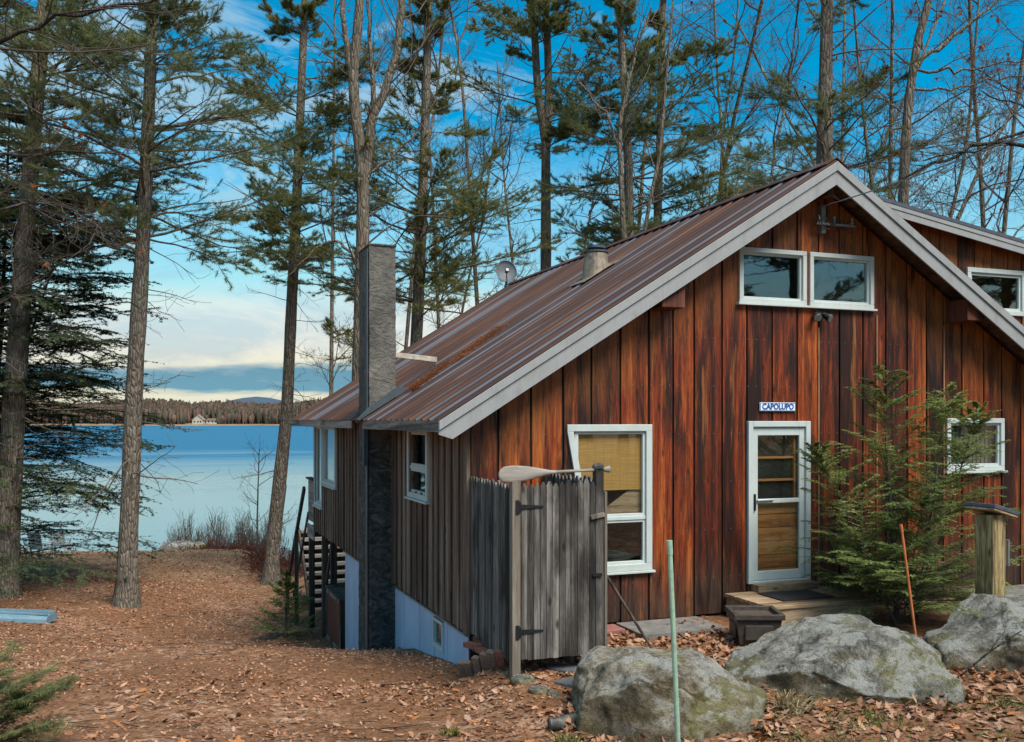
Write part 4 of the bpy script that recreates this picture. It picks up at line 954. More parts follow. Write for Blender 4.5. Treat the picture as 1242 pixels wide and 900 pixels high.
boulder('boulder', 1250, 830, 10.3, (1.06, .80, .68), [((.05, -.5, .85), .66), ((0, 0, 1), .82), ((-.6, -.15, .78), .74), ((-.45, -.9, .1), .74), ((.3, -1, 0.2), .74)], 21, 'lichen-spotted grey boulder at the right, in front of the wooden post')
def small_rock(px, py, t, s, seed, lab, mat='rock', group='small stones by the gate post'):
    o = boulder('stone', px, py, t, s, [((0, 0, 1), .7), ((.5, -.6, .4), .7)], seed, lab, sub=3, amp=.06); o['category'] = 'stone'; o['group'] = group; return o
small_rock(634, 812, 9.45, (.12, .10, .08), 4, 'grey stone at the foot of the left gate post'); small_rock(655, 822, 9.2, (.11, .08, .05), 5, 'pale flat stone right of the gate post'); small_rock(672, 826, 9.1, (.06, .06, .04), 6, 'smallest grey stone between gate post and flagstone')
small_rock(222, 668, 41, (.9, .8, .55), 14, 'pale rock at the water edge below the reeds', group='rocks along the lake edge')
small_rock(345, 684, 36, (.9, .8, .5), 15, 'dark rock among brush right of the leaning pine', group='rocks along the lake edge')
m = MB(); p = at(668, 868, 8.3); q = at(712, 862, 8.5); z = gz(p[0], p[1]) + .06; m.tube([(p[0], p[1], z), (q[0], q[1], z + .01)], [.055, .06], 12); o = m.build('log', M['fence'], smooth=True); tag(o, 'short grey log lying at the left end of the mossy boulder', 'log'); rebase(o, (p[0], p[1], z - .06))
def stake(name, top, bot, t, r, mat, lab, cap):
    b = at(*bot, t); a = at(*top, t); b[2] = gz(b[0], b[1]); m = MB(); n = 14
    o_ = thing(name, lab, 'marker', tuple(b)); pts = [b + (a - b) * f for f in np.linspace(-.08, 1, n)]; m.tube(pts, [r * (1.0 if i % 2 else .94) for i in range(n)], 10); m.build('rod', mat, o_)
    m = MB(); m.tube([a - (a - b) * .06, a + (a - b) * .006], r * 1.12, 10); m.build('cap', cap, o_)
stake('marker_stake', (812, 657), (823, 893), 7.72, .022, M['stake'], 'pale green plastic stake standing in front of the mossy boulder', M['stake'])
stake('marker_rod', (1093, 637), (1114, 790), 10.35, .014, M['orange'], 'thin orange rod standing between the middle and right boulders', M['orange'])
def twig(px0, py0, px1, py1, t):
    a, b = at(px0, py0, t), at(px1, py1, t); m = MB(); mid = (a + b) / 2 + np.array([0, 0, .03]); m.tube([a, mid, b], [.012, .01, .005], 6); m.tube([mid, mid + (b - a) * .25 + np.array([0, 0, .1])], [.006, .003], 5)
    o = m.build('fallen_stick', M['dark_bark']); tag(o, 'dark fallen stick leaning on the right boulder', 'stick'); rebase(o, tuple(a))
twig(1160, 824, 1239, 765, 9.6)
# canoe, overturned
def canoe():
    A = at(-120, 735, 21.0); B = at(63, 741, 21.2); A[2] = gz(A[0], A[1]); B[2] = gz(B[0], B[1]); t = thing('overturned_boat', 'faded blue boat lying upside down beside the left pine', 'boat', tuple((A + B) / 2))
    d = Vector(B - A); L = d.length; d.normalize(); s = d.cross(Vector((0, 0, 1))).normalized(); n = 17; k = 11; V = []
    for i in range(n):
        f = i / (n - 1); e = 1 - .22 * abs(2 * f - 1) ** 3.2; c = Vector(A) + d * (f * L)
        for j in range(k):
            a = math.pi * j / (k - 1); V.append(tuple(c + s * (math.cos(a) * .40 * e) + Vector((0, 0, .04 + .10 * (abs(2 * f - 1) ** 3) * 0 + math.sin(a) ** .45 * .20 * (.55 + .45 * e)))))
    m = MB(); m.add(V, [(i * k + j, i * k + j + 1, (i + 1) * k + j + 1, (i + 1) * k + j) for i in range(n - 1) for j in range(k - 1)] + [tuple(range(k)), tuple(range((n - 1) * k, n * k))]); o = m.build('hull', M['canoe'], t); sm = o.modifiers.new('thick', 'SOLIDIFY'); sm.thickness = .02
    m = MB()
    for sg in (-1, 1):
        pts = []
        for i in range(n):
            f = i / (n - 1); e = 1 - .22 * abs(2 * f - 1) ** 3.2; pts.append(Vector(A) + d * (f * L) + s * (sg * .41 * e) + Vector((0, 0, .05)))
        m.tube(pts, .022, 6)
    m.build('gunwale', M['dark_timber'], t)
    m = MB()
    for sg in (-.2, 0, .2): m.bar(tuple(Vector(A) + s * sg + Vector((0, 0, .25 - abs(sg) * .05))), tuple(Vector(B) + s * sg + Vector((0, 0, .25 - abs(sg) * .05))), .03, .03)
    m.build('keel_strip', M['canoe'], t)
canoe()
def lawn_chair(px, py, t, lab, yaw):
    p = at(px, py, t); z = gz(p[0], p[1]); c = thing('garden_chair', lab, 'chair', (p[0], p[1], z), 'white chairs near the shore'); Mx = Matrix.Translation((p[0], p[1], z)) @ Matrix.Rotation(yaw, 4, 'Z')
    m = MB(); m.box(-.25, .25, -.25, .25, .36, .40, Mx); m.build('seat', M['white'], c)
    m = MB(); Mb = Mx @ Matrix.Translation((0, .25, .38)) @ Matrix.Rotation(R(-14), 4, 'X')
    for i in range(5): m.box(-.25 + i * .104, -.17 + i * .104, -.015, .015, 0, .62, Mb)
    m.build('backrest', M['white'], c)
    for s in (-1, 1):
        for y in (-.22, .22): m = MB(); m.box(s * .24 - .025, s * .24 + .025, y - .025, y + .025, 0, .37, Mx); m.build('leg', M['white'], c)
        m = MB(); m.box(s * .28 - .04, s * .28 + .04, -.28, .27, .56, .59, Mx); m.box(s * .28 - .025, s * .28 + .025, -.26, -.21, 0, .56, Mx); m.build('armrest', M['white'], c)
lawn_chair(50, 686, 33, 'white garden chair behind the hemlock boughs, nearer the left pine', 2.6); lawn_chair(73, 677, 36, 'white garden chair behind the hemlock boughs, nearer the lake', 2.9)

# ------------------------------------------------------------------ vegetation generators
def unit(v): return v / (np.linalg.norm(v, axis=-1, keepdims=True) + 1e-9)
def sample(P, u):
    # P (N,K,3), u (N,m) in 0..1 -> points and tangents (N,m,3)
    N, K, _ = P.shape; x = np.clip(u * (K - 1), 0, K - 1.001); i = x.astype(int); f = (x - i)[..., None]; n = np.arange(N)[:, None]
    return P[n, i] * (1 - f) + P[n, i + 1] * f, unit(P[n, i + 1] - P[n, i])
def shoots(base, d, L, K, r, wob=.15, curve=0.0):
    # polylines from base (N,3) along d (N,3) with length L (N); curve bends them up (+) or down (-)
    N = len(base); P = np.zeros((N, K, 3)); P[:, 0] = base; cur = d.copy(); st = (L / (K - 1))[:, None]
    for k in range(1, K):
        cur = unit(cur + r.normal(size=(N, 3)) * wob + np.array([0, 0, curve / (K - 1)])); P[:, k] = P[:, k - 1] + cur * st
    return P
def spawn(P, m, r, u0, u1, ang, ratio, L0, K=4, planar=0.0, wob=.15, curve=0., vary=.35):
    N = len(P); u = u0 + (u1 - u0) * (np.arange(m)[None] + r.random((N, m))) / m
    b, T = sample(P, u)
    if planar:
        side = unit(np.cross(T, np.array([0, 0, 1.]))) * np.where(np.arange(m) % 2 == 0, 1, -1)[None, :, None]
        o = unit(side + r.normal(size=(N, m, 3)) * (1 - planar))
    else: o = unit(np.cross(T, r.normal(size=(N, m, 3))))
    a = ang * r.uniform(.7, 1.25, (N, m, 1)); d = T * np.cos(a) + o * np.sin(a)
    L = (L0[:, None] * ratio * (1 - .55 * u) * r.uniform(1 - vary, 1 + vary, (N, m))).ravel()
    return shoots(b.reshape(-1, 3), d.reshape(-1, 3), L, K, r, wob, curve), L
def blades(pos, d, n, L, w, r, spread=.9, up=.1, back=.06):
    # tufts of n needle bundles at pos (N,3) round axis d
    N = len(pos); nd = unit(d[:, None] + r.normal(size=(N, n, 3)) * spread * .6 + np.array([0, 0, up]))
    base = pos[:, None] - d[:, None] * (r.random((N, n, 1)) * back); ll = L * r.uniform(.65, 1.15, (N, n, 1)); tip = base + nd * ll
    s = unit(np.cross(nd, r.normal(size=(N, n, 3)))) * (w / 2)
    V = np.stack([base - s, base + s, tip], 2).reshape(-1, 3); return V, np.arange(len(V)).reshape(-1, 3)
def trunk_line(pts, n=26):
    pts = np.array(pts, float); s = np.concatenate([[0], np.cumsum(np.linalg.norm(np.diff(pts, axis=0), axis=1))]); q = np.linspace(0, s[-1], n)
    return np.stack([np.interp(q, s, pts[:, i]) for i in range(3)], -1)
def lumpy(V, r, amp): return V + r.normal(size=V.shape) * amp
PINES = 'tall white pines round the cabin'; BARE = 'bare hardwood trees round the cabin'
def tree_trunk(pix, t, rad, r, extend=None, n=30, k=14):
    pts = [at(px, py, t) for px, py in pix]; b = pts[0]; g = gz(b[0], b[1])
    if b[2] > g + .05:
        d = unit(pts[1] - pts[0]); f = (b[2] - g) / max(.3, d[2]); pts = [pts[0] - d * np.array([.6, .6, 1]) * f] + pts
    pts[0][2] = g - .15
    if extend: pts.append(pts[-1] + unit(pts[-1] - pts[-2]) * extend)
    L = trunk_line(pts, n); z = L[:, 2] - g
    h = z[-1]; rr = rad * (1 - .80 * np.clip(z / h, 0, 1) ** 1.1) + rad * .55 * np.exp(-np.clip(z, 0, 9) / .28) + .01
    rr *= 1 + r.normal(size=len(rr)) * .02
    V, Fc = tubes(L[None], rr[None], k); 
    th = np.tile(np.arange(k), n); V = V + (unit(V - np.repeat(L, k, 0)) * (np.sin(th * 2.4 + np.repeat(np.arange(n), k) * .7) * np.repeat(rr, k) * .045)[:, None])
    return L, rr, (V, Fc), g
def pine(name, pix, t, rad, lab, h0, h1, nb, Lmax, seed, mat='pine', dens=1.0, nw=.0085, nl=.125, top=6, low=.35, dead=10, bark='pine_bark', group=PINES, forks=None, tuft=8, gaps=.34, droop=-.1):
    r = np.random.default_rng(seed); L, rr, tv, g = tree_trunk(pix, t, rad, r, top); base = L[0].copy(); base[2] = g
    o = thing(name, lab, 'tree', tuple(base), group); wood_ = [tv]; lines = [L]
    if forks:
        for fp, fr in forks:
            q = trunk_line([at(px, py, t) for px, py in fp] + [at(*fp[-1], t) + unit(at(*fp[-1], t) - at(*fp[-2], t)) * 5], 16); wood_.append(tubes(q[None], np.linspace(fr, fr * .35, 16)[None], 10)); lines.append(q)
    H = L[-1, 2] - g
    bs, ds, ls = [], [], []
    per = nb // len(lines)
    for q in lines:
        z = q[:, 2] - g
        hs = np.sort(h0 + (min(h1, z[-1] - .3) - h0) * r.random(per)); hs = np.round(hs / .55) * .55 + r.normal(size=per) * .06
        hs = np.clip(hs, max(z[0], h0 * .9), z[-1] - .05)
        p = np.stack([np.interp(hs, z, q[:, i]) for i in range(3)], -1); az = r.random(per) * 2 * math.pi
        f = (hs - h0) / max(.1, (h1 - h0)); l = Lmax * (low + (1 - low) * np.sin(np.clip(f * 1.15 + .18, 0, 1) * math.pi) ** .7) * r.uniform(.55, 1.2, per) * np.where(f > .75, .8, 1)
        el = .05 + .35 * f + r.normal(size=per) * .14
        bs.append(p); ds.append(np.stack([np.cos(az) * np.cos(el), np.sin(az) * np.cos(el), np.sin(el)], -1)); ls.append(l)
    B = np.concatenate(bs); Dd = np.concatenate(ds); Ln = np.concatenate(ls)
    P = shoots(B, Dd, Ln, 8, r, .10, .30 + droop); rb_ = np.clip(Ln * .0105, .012, .05)[:, None] * np.linspace(1, .25, 8)[None]; wood_.append(tubes(P, rb_, 5))
    keep = r.random(len(P)) > gaps; Pk, Lk = P[keep], Ln[keep]
    P2, L2 = spawn(Pk, 14, r, .22, 1.0, .85, .44, Lk, 4, .75, .12, .15); wood_.append(tubes(P2, np.clip(L2 * .008, .004, .012)[:, None] * np.linspace(1, .4, 4)[None], 3))
    P3, L3 = spawn(P2, 5, r, .15, 1.0, .75, .55, L2, 3, .6, .1, .1); wood_.append(tubes(P3, np.full((len(P3), 3), .0035), 3))
    # dead lower twigs
    if dead:
        hz = r.uniform(h0 * .35, h0 * 1.1, dead); z = L[:, 2] - g; p = np.stack([np.interp(hz, z, L[:, i]) for i in range(3)], -1); az = r.random(dead) * 6.283; el = r.normal(size=dead) * .25 - .05
        l = r.uniform(.4, Lmax * .7, dead); Q = shoots(p, np.stack([np.cos(az) * np.cos(el), np.sin(az) * np.cos(el), np.sin(el)], -1), l, 6, r, .14, -.1); wood_.append(tubes(Q, np.clip(l * .009, .008, .025)[:, None] * np.linspace(1, .3, 6)[None], 4))
        Q2, q2 = spawn(Q, 5, r, .3, 1, .8, .5, l, 4, .3, .2, 0); wood_.append(tubes(Q2, np.full((len(Q2), 4), .005), 3))
    V, Fc = cat(wood_); npmesh('trunk', V, Fc, M[bark], o, smooth=True)
    # needle tufts along the twigs
    nt = max(1, int(round(5 * dens))); u = r.uniform(.2, 1, (len(P3), nt)); p, T = sample(P3, u); u2 = r.uniform(.45, 1, (len(P2), 2 * nt)); pb, Tb = sample(P2, u2)
    pos = np.concatenate([p.reshape(-1, 3), pb.reshape(-1, 3), P3[:, -1], P2[:, -1]]); dr = np.concatenate([T.reshape(-1, 3), Tb.reshape(-1, 3), unit(P3[:, -1] - P3[:, -2]), unit(P2[:, -1] - P2[:, -2])])
    V, Fc = blades(pos, unit(dr + np.array([0, 0, .2])), tuft, nl, nw, r, 1.25, .1, .10)
    npmesh('crown', V, Fc, M[mat], o)
    return o
def hemlock(name, stems, lab, Lmax, nb, seed, mat, spray=1.0, nl=.016, nw=.006, step=.02, group=None, el0=.35, droop=-.45, h0=.12, category='tree', bark='dark_bark', shape=1.0, wid=.6, tert=.5, m2=14, m3=6):
    # feathery flat sprays: stems are world polylines with a radius
    r = np.random.default_rng(seed); base = np.array(stems[0][0][0]); o = thing(name, lab, category, tuple(base), group); wood_ = []; allP = []
    for pts, rad in stems:
        q = trunk_line(pts, 20); wood_.append(tubes(q[None], np.linspace(rad, rad * .15, 20)[None], 7)); H = np.linalg.norm(q[-1] - q[0])
        n = max(4, int(nb * H / 3)); f = np.sort(r.uniform(h0, .985, n)); p = np.stack([np.interp(f, np.linspace(0, 1, 20), q[:, i]) for i in range(3)], -1); az = np.arange(n) * 2.4 + r.normal(size=n) * .4
        l = Lmax * (np.clip(1 - f, 0, 1) ** shape * .95 + .05) * r.uniform(.7, 1.15, n); el = el0 + .35 * f + r.normal(size=n) * .1
        P = shoots(p, np.stack([np.cos(az) * np.cos(el), np.sin(az) * np.cos(el), np.sin(el)], -1), l, 8, r, .06, droop); wood_.append(tubes(P, np.clip(l * .009, .002, .02)[:, None] * np.linspace(1, .2, 8)[None], 4)); allP.append((P, l)); 
        allP.append((q[None][:, 12:], np.array([.3])))
    tw = []
    for P, l in allP:
        P2, L2 = spawn(P, m2, r, .12, 1.0, .85, wid, l, 5, .9, .06, droop * .5); wood_.append(tubes(P2, np.clip(L2 * .007, .0012, .006)[:, None] * np.linspace(1, .4, 5)[None], 3))
        P3, L3 = spawn(P2, m3, r, .1, 1.0, .8, tert, L2, 3, .9, .06, -.1); tw += [(P, l), (P2, L2), (P3, L3)]
    V, Fc = cat(wood_); npmesh('trunk', V, Fc, M[bark], o, smooth=True)
    Vs = []
    for P, l in tw:
        n = max(2, int(np.median(l) / step * spray)); u = r.uniform(.03, 1, (len(P), n)); p, T = sample(P, u); p = p.reshape(-1, 3); T = T.reshape(-1, 3)
        sd = unit(np.cross(T, np.array([0, 0, 1.]) + r.normal(size=T.shape) * .25))
        for s in (-1, 1):
            d = unit(sd * s * .9 + T * .7 + r.normal(size=T.shape) * .18); tip = p + d * nl * r.uniform(.7, 1.2, (len(p), 1)); w = T * (nw / 2)
            Vs.append(np.stack([p - w, p + w, tip], 1).reshape(-1, 3))
    V = np.concatenate(Vs); npmesh('crown', V, np.arange(len(V)).reshape(-1, 3), M[mat], o)
    return o
def bare(name, pix, t, rad, lab, seed, limbs=None, auto=14, La=3.0, h0=3.0, levels=3, m=(6, 6, 4), bark='grey_bark', group=BARE, top=5, ang=.7, up=.35, thin=1.0, leaves=0, rlimb=None, k=12):
    r = np.random.default_rng(seed); L, rr, tv, g = tree_trunk(pix, t, rad, r, top, k=k); base = L[0].copy(); base[2] = g; o = thing(name, lab, 'tree', tuple(base), group)
    main = [tv]; tw = []; starts = []
    if limbs:
        for lp, lr in limbs:
            q = trunk_line([at(px, py, t if len(rest) == 0 else rest[0]) for px, py, *rest in lp], 14); q[1:-1] += r.normal(size=(12, 3)) * .03; main.append(tubes(q[None], np.linspace(lr, lr * .4, 14)[None], 8)); starts.append((q[None], np.array([np.linalg.norm(q[-1] - q[0])])))
    if auto:
        z = L[:, 2] - g; hs = r.uniform(h0, z[-1] - .2, auto); p = np.stack([np.interp(hs, z, L[:, i]) for i in range(3)], -1); az = r.random(auto) * 6.283; el = r.uniform(.2, 1.0, auto); l = La * r.uniform(.5, 1.2, auto)
        Q = shoots(p, np.stack([np.cos(az) * np.cos(el), np.sin(az) * np.cos(el), np.sin(el)], -1), l, 8, r, .16, up); tw.append(tubes(Q, (np.clip(l * .011, .012, .05) * thin)[:, None] * np.linspace(1, .3, 8)[None], 5)); starts.append((Q, l))
    ends = []
    for Q, l in starts:
        for lv in range(levels):
            Q, l = spawn(Q, m[lv] if len(Q) > 1 else m[lv] + 6, r, .2, 1.0, ang, .55, l, 5, 0, .17, up * .6); tw.append(tubes(Q, (np.clip(l * .0085, .0035, .03) * thin)[:, None] * np.linspace(1, .4, 5)[None], 3))
        ends.append(Q[:, -1])
    V, Fc = cat(main); npmesh('trunk', V, Fc, M[bark], o, smooth=True)
    V, Fc = cat(tw); npmesh('crown', V, Fc, M['twig'], o)
    if leaves:
        E_ = np.concatenate(ends); pk = E_[r.integers(0, len(E_), leaves)]; V, Fc = blades(pk, unit(r.normal(size=pk.shape) + np.array([0, 0, -1])), 3, .12, .07, r); npmesh('dead_leaves', V, Fc, M['dead_leaf'], o)
    return o
def copy_tree(src, loc, rz, sc, lab):
    c = src.copy(); COL.objects.link(c); c.location = loc; c.rotation_euler = (0, 0, rz); c.scale = (sc, sc, sc)
    if lab: c['label'] = lab
    for ch in src.children: d = ch.copy(); COL.objects.link(d); d.parent = c
    return c

# --- pines
T1 = pine('pine_tree', [(4, 727), (12, 600), (20, 450), (29, 300), (42, 150), (54, 0)], 24, .29, 'thick leaning pine at the far left beside the blue boat', 8.6, 18, 84, 3.7, 101, 'pine_dark', 1.1, top=8, dead=22)
T2 = pine('pine_tree', [(153, 742), (156, 640), (164, 450), (173, 300), (180, 150), (185, 0)], 24, .235, 'straight pine with a flared foot alone on the leaf-strewn slope', 8.6, 18, 84, 3.8, 102, 'pine_dark', 1.1, top=8, dead=26)
T3 = pine('pine_tree', [(329, 692), (337, 600), (348, 500), (357, 300), (366, 100), (370, 0)], 30, .215, 'slender leaning pine by the lake left of the deck stairs', 9.6, 21, 80, 2.9, 103, 'pine', 1.2, top=8, dead=16, nw=.011)
T5 = pine('pine_tree', [(504, 430), (506, 400), (510, 300), (516, 150), (520, 0)], 30, .23, 'full-crowned pine rising behind the roof just right of the chimney', 4.8, 20, 92, 3.6, 104, 'pine', 1.2, top=7, nw=.011)
T6 = pine('pine_tree', [(662, 345), (662, 250), (662, 172), (652, 110), (649, 50), (642, 0)], 34, .26, 'twin-stemmed pine with a bare lower trunk behind the middle of the roof', 14.5, 22, 60, 3.0, 105, 'pine', 1.1, top=7, nw=.014, dead=24, bark='grey_bark', forks=[([(662, 180), (666, 120), (664, 50), (662, 0)], .17)])
T7 = pine('pine_tree', [(764, 300), (762, 200), (757, 100), (750, 0)], 30, .21, 'pine behind the roof with layered boughs reaching left', 6.8, 21, 78, 3.4, 106, 'pine_dark', 1.1, top=7, nw=.011)
T8 = pine('pine_tree', [(797, 290), (800, 180), (803, 60), (805, 0)], 32, .20, 'pine behind the roof with layered boughs reaching right', 7.8, 22, 78, 3.7, 107, 'pine', 1.1, top=7, nw=.011)
T9 = pine('pine_tree', [(1000, 215), (1001, 100), (1003, 0)], 22, .25, 'thick pine trunk rising straight behind the gable peak', 6.2, 19, 58, 2.8, 108, 'pine_dark', .9, top=8, dead=24)
# --- hardwoods
bare('hardwood_tree', [(436, 470), (438, 400), (440, 300), (440, 205), (430, 130), (428, 90), (434, 40), (436, 0)], 27, .27, 'pale forked hardwood rising behind the chimney', 201,
     limbs=[([(442, 215), (446, 180), (455, 140), (473, 90), (485, 43), (486, -20), (500, -120)], .15), ([(429, 90), (422, 60), (416, 20), (408, -60)], .10), ([(451, 150), (452, 100), (449, 50), (444, -30)], .085), ([(438, 320), (410, 290), (385, 300), (350, 335)], .05), ([(448, 210), (470, 195), (500, 165), (530, 120)], .04)], auto=14, La=2.6, h0=9, levels=3, m=(5, 5, 3), top=6)
bare('hardwood_tree', [(778, 300), (790, 235), (800, 190), (806, 120)], 27, .085, 'thin pale curved hardwood in front of the pines behind the roof', 202, limbs=[([(757, 290), (755, 230), (750, 160), (765, 80), (790, 10)], .09), ([(752, 180), (735, 140), (700, 95)], .045)], auto=8, La=2.2, h0=6, levels=2, m=(5, 4, 3), top=3)
bare('hardwood_tree', [(1095, 260), (1098, 180), (1101, 130), (1108, 80), (1114, 45), (1124, 10), (1134, -30)], 20, .155, 'crooked grey hardwood bending right above the dormer roof', 203,
     limbs=[([(1107, 88), (1122, 70), (1150, 50), (1180, 25), (1215, -5)], .055), ([(1103, 90), (1130, 88), (1180, 84), (1245, 72)], .035), ([(1103, 108), (1150, 110), (1200, 96), (1260, 92)], .03), ([(1118, 60), (1117, 35), (1112, 0)], .03), ([(1100, 140), (1070, 120), (1040, 95)], .022)], auto=10, La=2.2, h0=6, levels=3, m=(5, 5, 3), top=4, bark='pine_bark', leaves=60)
s1 = bare('sapling', [(1060, 245), (1052, 180), (1045, 120), (1040, 60)], 24, .06, 'thin bare sapling just right of the gable peak', 204, auto=22, La=1.9, h0=4.5, levels=3, m=(7, 6, 4), top=3, k=8, group='bare saplings behind the cabin', leaves=40)
s2 = bare('sapling', [(1150, 275), (1168, 200), (1176, 140), (1180, 90)], 25, .07, 'bare sapling leaning right between crooked hardwood and picture edge', 205, auto=24, La=2.2, h0=4.5, levels=3, m=(7, 6, 4), top=3, k=8, group='bare saplings behind the cabin', leaves=30)
s3 = bare('sapling', [(1158, 275), (1190, 200), (1225, 140), (1245, 100)], 24, .075, 'most slanted bare sapling, over the dormer window', 206, auto=24, La=2.2, h0=4.5, levels=3, m=(7, 6, 4), top=3, k=8, group='bare saplings behind the cabin')
s4 = bare('sapling', [(932, 240), (940, 180), (955, 120), (962, 60)], 26, .055, 'bare sapling just left of the thick pine trunk', 207, auto=22, La=2.0, h0=5, levels=3, m=(7, 6, 4), top=2, k=8, group='bare saplings behind the cabin')
s5 = bare('sapling', [(705, 330), (712, 280), (722, 230), (735, 190)], 36, .06, 'pale bare sapling behind the roof left of the vent', 208, auto=24, La=2.4, h0=5, levels=3, m=(7, 6, 4), top=3, k=8, group='bare saplings behind the cabin')
s6 = bare('sapling', [(560, 380), (570, 330), (585, 270), (592, 220)], 34, .06, 'bare sapling behind the roof near the satellite dish', 209, auto=24, La=2.3, h0=4, levels=3, m=(7, 6, 4), top=3, k=8, group='bare saplings behind the cabin')
for (src, px, t, rz, sc, lab) in ((s2, 1010, 38, 1.1, 1.5, 'far bare tree straight behind the gable peak'), (s3, 1120, 40, 2.4, 1.6, 'far bare tree behind the crooked hardwood'), (s2, 1215, 36, 3.9, 1.5, 'far bare tree behind the dormer window'), (s1, 900, 42, .7, 1.6, 'far bare tree left of the thick pine trunk'), (s4, 850, 44, 5.2, 1.6, 'far bare tree behind the right-hand layered pine'), (s6, 640, 46, 2.0, 1.5, 'far bare tree behind the twin-stemmed pine'), (s5, 545, 44, 4.2, 1.5, 'far bare tree behind the full-crowned pine'), (s1, 1270, 30, 2.2, 1.4, 'bare tree at the right edge of the picture'), (s2, 1075, 31, 4.4, 1.35, 'bare tree between thick pine trunk and crooked hardwood'), (s3, 960, 34, .4, 1.45, 'bare tree rising behind the roof ridge left of the gable peak'), (s1, 745, 40, 3.0, 1.7, 'far bare tree just left of the left-hand layered pine'), (s4, 600, 38, 2.6, 1.7, 'far bare tree between the full-crowned pine and the dish'), (s6, 470, 37, .9, 1.5, 'far bare tree between the chimney and the full-crowned pine'), (s5, 1180, 33, 5.6, 1.45, 'bare tree right behind the leaning sapling over the dormer'), (s2, 400, 41, 1.7, 1.5, 'bare tree by the water between the slender pine and the chimney'), (s3, 820, 36, 5.0, 1.4, 'bare tree just right of the right-hand layered pine')):
    p = at(px, HY, t); copy_tree(src, (p[0], p[1], gz(p[0], p[1])), rz, sc, lab)
p = at(1330, HY, 17)
bare('hardwood_tree', [(1330, 500), (1325, 300), (1320, 100)], 17, .2, 'dark hardwood at the right whose long limb reaches in over the dormer', 210, limbs=[([(1326, 168), (1242, 177), (1200, 172), (1150, 190), (1095, 217)], .05), ([(1325, 140), (1242, 160), (1200, 176), (1120, 195)], .035), ([(1328, 200), (1240, 130), (1190, 110)], .03)], auto=8, La=2, h0=7, levels=3, m=(5, 4, 3), top=3, bark='dark_bark')
# --- dark boughs at the left
tp = lambda px, py, t: at(px, py, t)
b0 = at(-20, 735, 26); b0[2] = gz(b0[0], b0[1]) - .1
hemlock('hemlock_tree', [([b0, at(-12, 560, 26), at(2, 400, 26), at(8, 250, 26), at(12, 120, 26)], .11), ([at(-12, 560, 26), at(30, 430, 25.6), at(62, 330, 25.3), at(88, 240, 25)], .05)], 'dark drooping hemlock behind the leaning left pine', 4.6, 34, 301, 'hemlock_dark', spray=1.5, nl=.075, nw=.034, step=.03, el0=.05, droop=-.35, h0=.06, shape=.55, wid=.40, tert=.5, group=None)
bare('hardwood_tree', [(-110, 700), (-105, 400), (-100, 100), (-98, -60)], 15, .16, 'dark tree at the left edge with boughs crossing the picture corner', 302, limbs=[([(-100, 95), (0, 50), (60, 22), (130, 12), (230, -10)], .05), ([(-102, 230), (0, 190), (90, 185), (150, 187)], .03), ([(-102, 50), (-20, 15), (10, 0), (50, -40)], .035), ([(-104, 300), (-20, 260), (30, 245), (90, 255), (140, 300)], .022), ([(-104, 360), (0, 372), (40, 340), (110, 300)], .022)], auto=10, La=2.2, h0=6, levels=3, m=(6, 5, 3), top=3, bark='dark_bark', leaves=40)
# --- hemlock sapling by the door, three leaders from one foot
hb = at(1088, 752, 11.9); hb[2] = gz(hb[0], hb[1])
hemlock('hemlock_sapling', [([hb, at(1082, 640, 11.9), at(1075, 530, 12), at(1071, 436, 12)], .035), ([hb + np.array([.25, -.05, .0]), at(1128, 640, 12), at(1140, 540, 12.1), at(1152, 468, 12.1)], .03), ([hb + np.array([.35, .1, .0]), at(1140, 660, 12.3), at(1165, 570, 12.4), at(1186, 492, 12.5)], .026), ([hb + np.array([-.1, -.1, 0]), at(1050, 680, 11.7), at(1020, 600, 11.6), at(985, 545, 11.6)], .02), ([hb + np.array([.1, -.15, 0]), at(1105, 690, 11.5), at(1120, 610, 11.4)], .02), ([hb + np.array([.2, -.1, 0]), at(1060, 700, 11.4), at(1040, 640, 11.3)], .018)], 'bushy young hemlock with pale tips in front of the cabin wall', 1.30, 56, 303, 'hemlock', spray=1.5, nl=.022, nw=.011, step=.013, el0=.50, droop=-.40, h0=.05, shape=.62, wid=.30, m2=18, m3=5, category='sapling', bark='twig')
# --- evergreen bough at the lower left
pb = at(-38, 900, 7.3); pb[2] = gz(pb[0], pb[1])
hemlock('pine_sapling', [([pb, pb + np.array([0, 0, .35]), pb + np.array([.05, .05, .75])], .02), ([pb, pb + np.array([.2, .02, .25]), pb + np.array([.42, .10, .42])], .012)], 'dark green evergreen sapling at the lower left corner', .80, 80, 304, 'pine_dark', spray=1.0, nl=.055, nw=.006, step=.012, el0=.35, droop=-.25, h0=.1, shape=.5, wid=.4, category='sapling', bark='twig')
sp = at(347, 757, 21.0); sp[2] = gz(sp[0], sp[1]) - .03
hemlock('spruce_sapling', [([sp, sp + np.array([0, 0, .8]), sp + np.array([.02, 0, 1.55])], .03)], 'small dark spruce growing beside the deck stairs', .75, 62, 305, 'hemlock', spray=1.0, nl=.04, nw=.022, step=.018, el0=.2, droop=.1, h0=.04, shape=.7, wid=.45, category='sapling', bark='twig', m2=14, m3=5)
